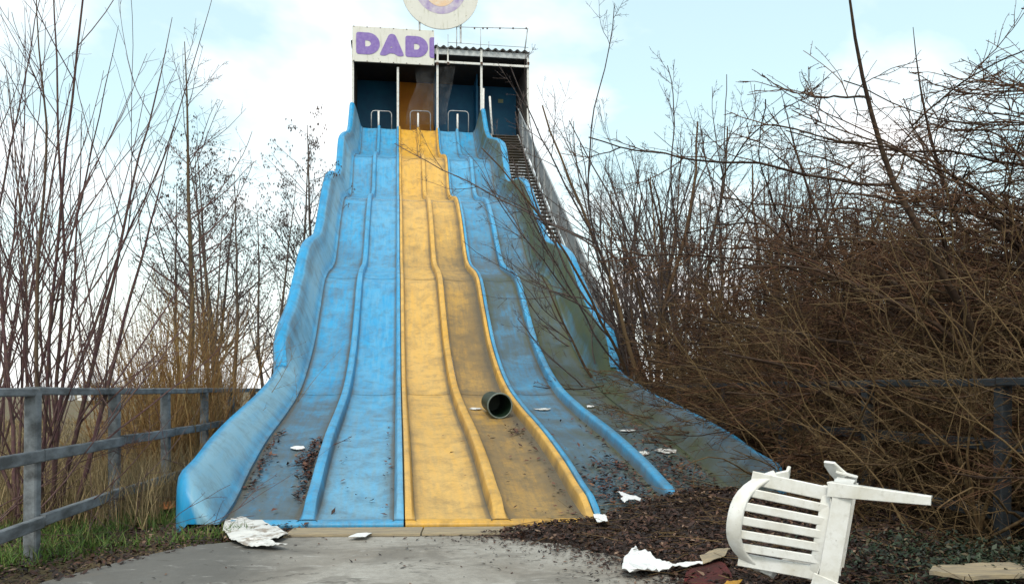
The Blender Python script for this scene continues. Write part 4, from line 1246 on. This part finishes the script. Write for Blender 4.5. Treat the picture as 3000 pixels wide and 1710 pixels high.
# leaves lying in the lanes
def lane_leaves():
    out_ = []
    def clump(u0, v0, su, sv, n):
        for _ in range(n):
            u = rnd.gauss(u0, su); v = abs(rnd.gauss(v0, sv))
            for (a, b) in LANES:
                if a + 0.015 < u < b - 0.015:
                    p = W(u, v + skew(u, v), FZ(v) + 0.002 + rnd.uniform(0, 0.012))
                    out_.append(p); break
    for k in range(16): clump(-1.44 + 0.03 * rnd.random(), 0.9 + k * 0.14, 0.03, 0.08, 14)
    for k in range(14): clump(-0.95, 0.7 + k * 0.14, 0.035, 0.10, 24)
    clump(-1.0, 1.7, 0.07, 0.22, 190)
    for k in range(12): clump(-0.16, 0.3 + k * 0.3, 0.03, 0.1, 3)
    clump(-0.45, 1.4, 0.2, 0.9, 22); clump(-1.2, 0.9, 0.15, 0.5, 25)
    clump(1.36, 2.9, 0.06, 0.18, 55); clump(1.2, 1.5, 0.18, 1.0, 45); clump(0.6, 1.2, 0.2, 1.0, 8)
    for k in range(12): clump(1.46, 0.2 + k * 0.3, 0.03, 0.1, 4)
    clump(2.05, 0.8, 0.2, 0.42, 900); clump(2.75, 1.2, 0.22, 0.55, 1100); clump(2.2, 1.5, 0.1, 0.3, 160); clump(2.3, 2.2, 0.04, 0.8, 60); clump(2.9, 3.2, 0.1, 0.9, 160)
    clump(1.9, 2.5, 0.15, 0.8, 26)
    return np.array(out_)
leaves("lane_leaves", lane_leaves(), (0.012, 0.048), M['leafred'], 0.5, label="dead leaves and crumbs caught in the lane gutters", cat="leaves")
# verge on the fence side
n = 9000
vx = rng.uniform(-4.2, -1.7, n); vy = rng.uniform(4.2, 6.9, n)
edge = np.interp(vy, [4.2, 4.84, 5.5, 6.0, 6.27, 6.5], [-2.95, -2.76, -2.53, -2.33, -1.75, -1.6])
k = (vx < edge + 0.05)
leaves("verge_leaves", np.stack([vx[k], vy[k], rng.uniform(-0.02, 0.035, k.sum())], axis=1), (0.014, 0.036), M['leaf'], 0.6, label="dead leaves matted along the grassy edge of the concrete path", cat="leaves")
n = 26000
vx = rng.uniform(-5.5, -1.75, n); vy = rng.uniform(5.0, 9.0, n)
dn = np.sin(vx * 5.1 + vy * 2.0) + np.sin(vx * 2.3 - vy * 4.1)
own = (vx < -2.86 + 0.14 * (6.6 - vy)) | ((vy < 6.55) & (vx < -2.05))
near = np.interp(vy, [5.0, 5.8, 6.1, 6.3, 6.5], [-3.3, -2.9, -2.5, -2.2, -2.05])
k = own & (vx < near) & (dn + rng.normal(0, 0.6, n) > -0.7)
blades("grass_verge", np.stack([vx[k], vy[k], np.full(k.sum(), -0.03)], axis=1), (0.06, 0.2), 0.004, M['grass'], 0.4, label="short green grass tufts at the foot of the blue wall", cat="grass")
n = 22000
vx = rng.uniform(-7.5, -2.8, n); vy = rng.uniform(6.6, 13.0, n)
k = vx < -2.98 - 0.14 * (vy - 6.7)
w_ = rng.random(n) < np.exp(-np.abs(vx + 3.3 + 0.14 * (vy - 6.7)) / 1.6) + 0.12
k = k & w_
blades("dry_grass", np.stack([vx[k], vy[k], np.full(k.sum(), -0.03)], axis=1), (0.25, 0.75), 0.0035, M['straw'], 0.25, label="tall straw-coloured dry grass between fence and slide", cat="grass")
n = 26000
vx = rng.uniform(-22, -3.5, n); vy = rng.uniform(7.0, 30.0, n)
k = vx < -3.6 - 0.2 * (vy - 7.0)
blades("field_grass", np.stack([vx[k], vy[k], np.full(k.sum(), -0.03)], axis=1), (0.1, 0.35), 0.006, M['straw'], 0.5, label="rough withered grass covering the open field", cat="grass")
# ivy below the shrubs
n = 9000
vx = rng.uniform(1.7, 3.6, n); vy = rng.uniform(3.6, 5.4, n)
k = (np.exp(-((vx - 2.55) ** 2 / 0.35 + (vy - 4.5) ** 2 / 0.3)) > rng.random(n) * 0.8)
leaves("ground_ivy", np.stack([vx[k], vy[k], litter_h(vx[k], vy[k]) + rng.uniform(0.02, 0.13, k.sum())], axis=1), (0.014, 0.03), M['ivy'], 0.9, label="dark green ground ivy under the brambles beside the chair", cat="ivy")

# ------------------------------------------------------------------ the toppled chair
def chair():
    root = empty("garden_chair")
    tag(root, "white plastic garden chair with slatted back, toppled on its side in leaves", "chair")
    m_ = M['chair']
    X_ = Vector((1, 0, 0))
    SHh = 0.42
    # back surface: y(z) leans back, wraps a little at the sides
    def bp(x, z):
        t = (z - SHh) / 0.46
        return Vector((x, -0.20 - 0.10 * t - 0.02 * t * t + 0.10 * (x / 0.23) ** 2 * (0.35 + 0.65 * t), z))
    nz_ = 10
    zs = [SHh - 0.02 + 0.40 * i / nz_ for i in range(nz_ + 1)]
    top = []
    for x in [-0.245 + 0.49 * i / 16 for i in range(17)]:
        z = SHh + 0.415 - 0.14 * (abs(x) / 0.245) ** 3.0
        top.append(bp(x, z))
    back = MB().sweep(top, [0.022 + 0.016 * (1 - (abs(p.x) / 0.245) ** 2) for p in top], 0.012, (0, 0, 1), ch=0.25).build("backrest", m_, root, True)
    for sgn in (-1, 1):      # outer stiles
        xs = [sgn * (0.198 + 0.012 * (z - SHh) / 0.4) for z in zs]
        MB().sweep([bp(x, z) for x, z in zip(xs, zs)], 0.034, 0.009, X_, ch=0.2).build("back_stile", m_, back, False)
    for i in range(5):
        x0 = -0.128 + 0.064 * i
        MB().sweep([bp(x0 * (1 + 0.10 * (z - SHh) / 0.4), z) for z in zs], 0.0215, 0.007, X_, ch=0.3).build("back_slat", m_, back, False)
    # bottom and top rails of the back
    xs = [-0.235 + 0.47 * i / 12 for i in range(13)]
    MB().sweep([bp(x, SHh + 0.005) for x in xs], 0.040, 0.010, (0, 0, 1), ch=0.2).build("back_rail", m_, back)
    # lower arm loops round to the seat front; the upper one is snapped off to a stub
    for sgn in (-1, 1):
        rim = [bp(sgn * 0.238, SHh + 0.27), bp(sgn * 0.246, SHh + 0.22) + Vector((sgn * 0.006, 0.02, 0))]
        if sgn < 0:
            arm = rim + [Vector((sgn * 0.268, -0.10, SHh + 0.215)), Vector((sgn * 0.283, 0.0, SHh + 0.225)), Vector((sgn * 0.286, 0.12, SHh + 0.225)), Vector((sgn * 0.280, 0.22, SHh + 0.20)), Vector((sgn * 0.270, 0.255, SHh + 0.15)), Vector((sgn * 0.262, 0.26, SHh + 0.08)), Vector((sgn * 0.252, 0.255, SHh + 0.0))]
            MB().sweep(arm, [0.016, 0.020, 0.028, 0.032, 0.033, 0.030, 0.028, 0.028, 0.03], 0.009, X_, ch=0.25).build("armrest", m_, root)
        else:
            stub = rim + [bp(sgn * 0.246, SHh + 0.22) + Vector((0.02, 0.05, 0.0))]
            MB().sweep(stub, [0.016, 0.022, 0.030], 0.009, X_, ch=0.25).build("armrest", m_, root)
            up_ = [Vector((0.245, 0.235, SHh - 0.02)), Vector((0.275, 0.225, SHh + 0.02)), Vector((0.305, 0.21, SHh + 0.05)), Vector((0.318, 0.20, SHh + 0.055))]
            MB().sweep(up_, [0.045, 0.042, 0.036, 0.030], 0.008, (0, 0.3, 1), ch=0.25).build("armrest", m_, root)
        # legs: L-channel, two blades each; the front pair is broken short
        for (fx, fy, tx, ty, zb, nm) in ((sgn * 0.225, -0.215, sgn * 0.275, -0.315, 0.0, 'rear'), (sgn * 0.245, 0.245, sgn * 0.248, 0.252, 0.33, 'front')):
            sg2 = -1 if nm == 'rear' else 1
            P0 = Vector((fx, fy, SHh + 0.02)); P1 = Vector((tx, ty, zb))
            q = MB()
            q.sweep([P0, (P0 + P1) / 2, P1], [0.036, 0.028, 0.020], 0.006, X_, ch=0.2)
            off = Vector((sgn * 0.030, -sg2 * 0.028, 0)); off1 = Vector((sgn * 0.016, -sg2 * 0.018, 0))
            q.sweep([P0 + off, (P0 + P1 + off + off1) / 2, P1 + off1], [0.034, 0.026, 0.018], 0.006, (0, 1, 0), ch=0.2)
            q.build("leg", m_, root)
    # seat shell
    q = MB(); nx, ny = 12, 12
    def seat(x, y, dz=0):
        return Vector((x * (1.0 + 0.06 * (y + 0.2) / 0.46), y, SHh - 0.012 + 0.03 * (x / 0.22) ** 2 - 0.022 * math.exp(-((y + 0.03) / 0.14) ** 2) - 0.05 * max(0, (y - 0.20) / 0.06) ** 2 + dz))
    vs = []; fs = []
    for dz in (0, -0.006):
        for j in range(ny + 1):
            for i in range(nx + 1):
                vs.append(seat(-0.225 + 0.45 * i / nx, -0.215 + 0.475 * j / ny, dz))
    K = (nx + 1) * (ny + 1)
    for j in range(ny):
        for i in range(nx):
            a = j * (nx + 1) + i
            fs.append((a, a + 1, a + nx + 2, a + nx + 1)); fs.append((K + a, K + a + nx + 1, K + a + nx + 2, K + a + 1))
    for i in range(nx):
        fs.append((i, K + i, K + i + 1, i + 1)); a = ny * (nx + 1) + i; fs.append((a, a + 1, K + a + 1, K + a))
    for j in range(ny):
        a = j * (nx + 1); fs.append((a, a + nx + 1, K + a + nx + 1, K + a)); a += nx; fs.append((a, K + a, K + a + nx + 1, a + nx + 1))
    q.add(vs, fs); st_o = q.build("seat", m_, root, True)
    # skirt and stiffening ribs below the seat
    for sgn in (-1, 1):
        MB().sweep([Vector((sgn * 0.232, -0.2, SHh - 0.035)), Vector((sgn * 0.238, 0.03, SHh - 0.035)), Vector((sgn * 0.246, 0.25, SHh - 0.04))], 0.045, 0.004, (0, 0, 1)).build("seat_skirt", m_, st_o)
    MB().sweep([Vector((-0.23, 0.262, SHh - 0.06)), Vector((0.23, 0.262, SHh - 0.06))], 0.04, 0.004, (0, 0, 1)).build("seat_skirt", m_, st_o)
    MB().sweep([Vector((-0.23, -0.222, SHh - 0.05)), Vector((0.23, -0.222, SHh - 0.05))], 0.045, 0.004, (0, 0, 1)).build("seat_skirt", m_, st_o)
    for yy in (-0.06, 0.10):
        MB().sweep([Vector((-0.225, yy, SHh - 0.045)), Vector((0.225, yy, SHh - 0.045))], 0.022, 0.003, (0, 0, 1)).build("seat_rib", m_, st_o)
    for xx in (-0.13, -0.045, 0.045, 0.13):
        MB().sweep([Vector((xx, -0.2, SHh - 0.042)), Vector((xx, 0.25, SHh - 0.042))], 0.018, 0.003, (0, 0, 1)).build("seat_rib", m_, st_o)
    return root
ch = chair()
# chair axes in the world: up -> left and slightly up, right side -> skyward
yaw = R(-25)
Fw = Vector((-math.sin(yaw), math.cos(yaw), 0.0)); Up = Vector((-math.cos(yaw), -math.sin(yaw), 0.0))
roll = R(9)
Up2 = (Up * math.cos(roll) + Vector((0, 0, 1)) * math.sin(roll)).normalized()
Fw2 = (Fw - Up2 * Fw.dot(Up2)).normalized()
Rt = Fw2.cross(Up2)
mw = Matrix((Rt, Fw2, Up2)).transposed().to_4x4()
ch.matrix_world = Matrix.Translation((1.985, 4.0, 0.375)) @ mw @ Matrix.Scale(1.0, 4)

# ------------------------------------------------------------------ loose things
def tilted_cyl():
    root = empty("green_bin")
    tag(root, "dark green plastic bin lying on its side in the yellow lane", "bin")
    r0, r1, L_ = 0.165, 0.14, 0.55
    seg = 36
    vs = []; fs = []
    rows = [(0.0, r0), (L_, r1), (L_, 0.0)]
    inner = [(0.0, r0 - 0.012), (L_ - 0.015, r1 - 0.012), (L_ - 0.015, 0.0)]
    q = MB()
    for rws, flip in ((rows, False), (inner, True)):
        b = []
        vv = []; ff = []
        for (y, r) in rws[:2]:
            for i in range(seg):
                a = 2 * math.pi * i / seg
                vv.append((r * math.cos(a), y, r * math.sin(a)))
        for i in range(seg):
            j = (i + 1) % seg
            f = (i, j, seg + j, seg + i)
            ff.append(tuple(reversed(f)) if flip else f)
        ff.append(tuple(range(seg, 2 * seg)) if not flip else tuple(reversed(range(seg, 2 * seg))))
        q.add(vv, ff)
    body = q.build("bin_body", M['greenbin'], root, False)
    rim = [(r0 * math.cos(a), 0.0, r0 * math.sin(a)) for a in [2 * math.pi * i / 40 for i in range(41)]]
    MB().tube(rim, 0.0105, 8, False).build("rim", M['greyrim'], body, True)
    return root
bn = tilted_cyl()
bv = 3.92; bu = 2 * P - 0.12 - 0.20
sl = math.atan((FZ(bv + 0.3) - FZ(bv)) / 0.3)
bn.matrix_world = Matrix.Translation(W(bu, bv, FZ(bv) + 0.165 - 0.015)) @ Matrix.Rotation(PSI + R(6), 4, 'Z') @ Matrix.Rotation(sl + R(-4), 4, 'X')

def sheet(name, label, cat, outline, mat, z0=0.02, crumple=0.03, sub=9, th=0.003, zf=None, seed=1, group=None):
    """crumpled flat scrap: outline in world xy, filled with a small grid and pushed up and down"""
    rg = random.Random(seed)
    xs = [p[0] for p in outline]; ys = [p[1] for p in outline]
    cx_, cy_ = sum(xs) / len(xs), sum(ys) / len(ys)
    bm = bmesh.new()
    ring = [bm.verts.new((p[0] - cx_, p[1] - cy_, 0)) for p in outline]
    bm.faces.new(ring)
    bmesh.ops.triangulate(bm, faces=bm.faces[:])
    bmesh.ops.subdivide_edges(bm, edges=bm.edges[:], cuts=5, use_grid_fill=True)
    bmesh.ops.triangulate(bm, faces=bm.faces[:])
    ph = [rg.uniform(0, 6.3) for _ in range(6)]
    sz = max(max(xs) - min(xs), max(ys) - min(ys))
    for v in bm.verts:
        a, b = v.co.x / sz, v.co.y / sz
        h = 1.6 * abs(math.sin(4 * a + 3 * b + ph[0])) - 0.8 + 1.2 * abs(math.sin(9 * b - 5 * a + ph[1])) - 0.6 + 0.5 * abs(math.sin(15 * a + 11 * b + ph[2])) + 0.25 * math.sin(31 * a - 24 * b + ph[3])
        zl = zf(v.co.x + cx_, v.co.y + cy_) if zf else 0.0
        v.co.z = zl + z0 + crumple * (h * 0.5 + 0.9) + rg.uniform(-1, 1) * crumple * 0.25
    top = list(bm.faces)
    r = bmesh.ops.solidify(bm, geom=bm.faces[:], thickness=th)
    me = bpy.data.meshes.new(name); bm.to_mesh(me); bm.free()
    o = link_mesh(name, me, mat)
    o.location = (cx_, cy_, 0)
    tag(o, label, cat, group)
    return o
def gpx(lst, z=0.02):
    return [tuple(ground_px(x, y, z)[:2]) for x, y in lst]
sheet("torn_sheet", "large dirty white torn sheet crumpled at the foot of the blue lanes", "plastic sheet", gpx([(652, 1560), (662, 1530), (700, 1522), (760, 1530), (812, 1552), (845, 1572), (820, 1585), (790, 1592), (842, 1607), (800, 1610), (760, 1606), (715, 1604), (680, 1590), (665, 1572)]), M['paper'], 0.015, 0.022, seed=3)
sheet("torn_sheet", "white curled sheet with a long thin tail at the edge of the leaves", "plastic sheet", gpx([(1822, 1690), (1828, 1650), (1862, 1626), (1880, 1640), (1905, 1645), (1940, 1668), (2000, 1672), (2060, 1674), (2058, 1682), (1990, 1682), (1930, 1682), (1890, 1695)]), M['paperclean'], 0.03, 0.03, seed=5)
sheet("paper_scrap", "small forked white scrap lying on the dark leaf drift", "paper", gpx([(1808, 1422), (1830, 1428), (1880, 1442), (1875, 1452), (1845, 1446), (1830, 1456), (1818, 1446), (1826, 1440)], 0.25), M['paperclean'], 0.06, 0.012, zf=lambda x, y: 0.13, seed=7)
sheet("paper_scrap", "crumpled pale scrap below the tip of the yellow lane", "paper", gpx([(1738, 1530), (1755, 1520), (1775, 1530), (1780, 1545), (1750, 1545)], 0.06), M['paperclean'], 0.06, 0.02, zf=lambda x, y: 0.03, seed=8)
sheet("paper_scrap", "blank pale paper lying flat on the leaves beyond the torn sheet", "paper", gpx([(2050, 1580), (2085, 1570), (2140, 1572), (2120, 1590), (2060, 1596)], 0.2), M['plywood'], 0.05, 0.01, zf=lambda x, y: float(litter_h(x, y)), seed=9)
sheet("red_cloth", "dark red rag rumpled on the leaves beside the toppled chair", "cloth", gpx([(2000, 1640), (2020, 1605), (2070, 1592), (2125, 1615), (2150, 1650), (2090, 1665), (2030, 1662)], 0.16), M['redcloth'], 0.01, 0.018, zf=lambda x, y: float(litter_h(x, y)), seed=10)
sheet("amber_scrap", "small amber plastic scrap under the toppled chair's back", "plastic scrap", gpx([(2100, 1686), (2130, 1675), (2175, 1675), (2160, 1690), (2115, 1698)], 0.15), M['amberscrap'], 0.06, 0.01, zf=lambda x, y: float(litter_h(x, y)), seed=11)
sheet("broken_board", "dirty white broken board lying flat by the ground ivy", "board", gpx([(2722, 1716), (2735, 1698), (2830, 1692), (2960, 1690), (3000, 1696), (3010, 1725), (2850, 1735)], 0.17), M['plywood'], 0.06, 0.006, th=0.02, zf=lambda x, y: 0.16, seed=12)
sheet("orange_scrap", "orange plastic fragment half hidden in grass by the blue wall", "plastic scrap", gpx([(465, 1486), (480, 1474), (512, 1470), (514, 1490), (480, 1496)], 0.05), M['orange'], 0.05, 0.01, seed=13)
# scraps on the lanes
def lane_scrap(label, u, v, su, sv, mat, seed, rz=0.2):
    rg = random.Random(seed)
    outl = []
    for i in range(7):
        a = 2 * math.pi * i / 7
        k = rg.uniform(0.6, 1.05)
        outl.append((su * k * math.cos(a), sv * k * math.sin(a)))
    o = sheet("paper_scrap", label, "paper", outl, mat, 0.0, 0.006, seed=seed)
    sl_ = math.atan((FZ(v + 0.1) - FZ(v - 0.1)) / 0.2)
    o.matrix_world = Matrix.Translation(W(u, v + skew(u, v), FZ(v) - 0.014)) @ Matrix.Rotation(PSI, 4, 'Z') @ Matrix.Rotation(sl_, 4, 'X') @ Matrix.Rotation(rz, 4, 'Z')
    return o
lane_scrap("flat white paper scrap in the grimy outer blue lane", -1.14, 2.25, 0.11, 0.09, M['paperclean'], 21)
lane_scrap("white paper strip lying across the blue lane beside the green bin", 1.98, 4.5, 0.13, 0.09, M['paper'], 22)
lane_scrap("small white scrap on the algae-dark outer lane", 2.72, 4.7, 0.07, 0.07, M['paperclean'], 23)
lane_scrap("curled white strip on the algae-dark lane above the leaf drift", 2.8, 3.0, 0.12, 0.06, M['paperclean'], 24)
lane_scrap("dirty crumpled paper at the upper edge of the leaf drift", 2.62, 1.9, 0.12, 0.10, M['paper'], 25)
lane_scrap("dirty torn paper half buried in leaves under the low blue wall", 2.93, 2.0, 0.15, 0.12, M['paper'], 26)
lane_scrap("grey-white smeared paper stuck to the yellow lane above the bin", 1.03, 4.55, 0.13, 0.08, M['paper'], 27)
lane_scrap("tiny white crumb on the blue lane just above the leaf drift", 2.12, 1.35, 0.03, 0.03, M['paperclean'], 28)
# boards in front of the lip
def plank(name, label, x0, x1, y0, y1, z, th, mat, rz=0.0, cat="plank"):
    c = ground_px((x0 + x1) / 2, (y0 + y1) / 2)
    a = ground_px(x0, (y0 + y1) / 2); b = ground_px(x1, (y0 + y1) / 2)
    wd = abs(ground_px(x0, y0).y - ground_px(x0, y1).y)
    ln = (b - a).length
    q = MB().box(-ln / 2, ln / 2, -wd / 2, wd / 2, 0, th, 0.004)
    o = q.build(name, mat)
    o.location = (c.x, c.y, z); o.rotation_euler = (0, 0, rz)
    tag(o, label, cat)
plank("weathered_plank", "long weathered board lying along the front of the slide lip", 850, 1235, 1556, 1576, 0.014, 0.022, M['plywood'], R(2.0))
plank("weathered_plank", "second weathered board ending under the leaf drift at the yellow lip", 1240, 1560, 1553, 1573, 0.014, 0.020, M['plywood'], R(2.5))
sheet("paper_scrap", "thin grey-white scrap lying on the weathered board", "paper", gpx([(1020, 1572), (1045, 1562), (1090, 1560), (1070, 1572)], 0.04), M['paperclean'], 0.036, 0.004, seed=31)
# far-off sheds across the field
for i, (x, y, sx_, sz_) in enumerate(((190, 1168, 1.5, 1.0), (262, 1160, 2.0, 1.15))):
    d = 88.0
    c = Vector(((x - CX) / FPX * d, d, 0))
    root = empty("field_shed", c)
    tag(root, ["small white shed at the far hedge", "wider white shed at the far hedge"][i], "shed", "white sheds at the far hedge")
    MB().box(-sx_ / 2, sx_ / 2, -0.6, 0.6, -0.05, sz_).build("wall", M['paperclean'], root)
    q = MB(); hx = sx_ / 2 + 0.1
    q.add([(-hx, -0.75, sz_), (hx, -0.75, sz_), (hx, 0.75, sz_), (-hx, 0.75, sz_), (-hx, 0, sz_ + 0.4), (hx, 0, sz_ + 0.4)], [(0, 1, 5, 4), (2, 3, 4, 5), (0, 4, 3), (1, 2, 5), (0, 3, 2, 1)])
    q.build("roof", M['galv'], root)
    MB().box(-0.2, 0.2, -0.62, -0.605, 0, sz_ * 0.75).build("door", M['galv'], root)
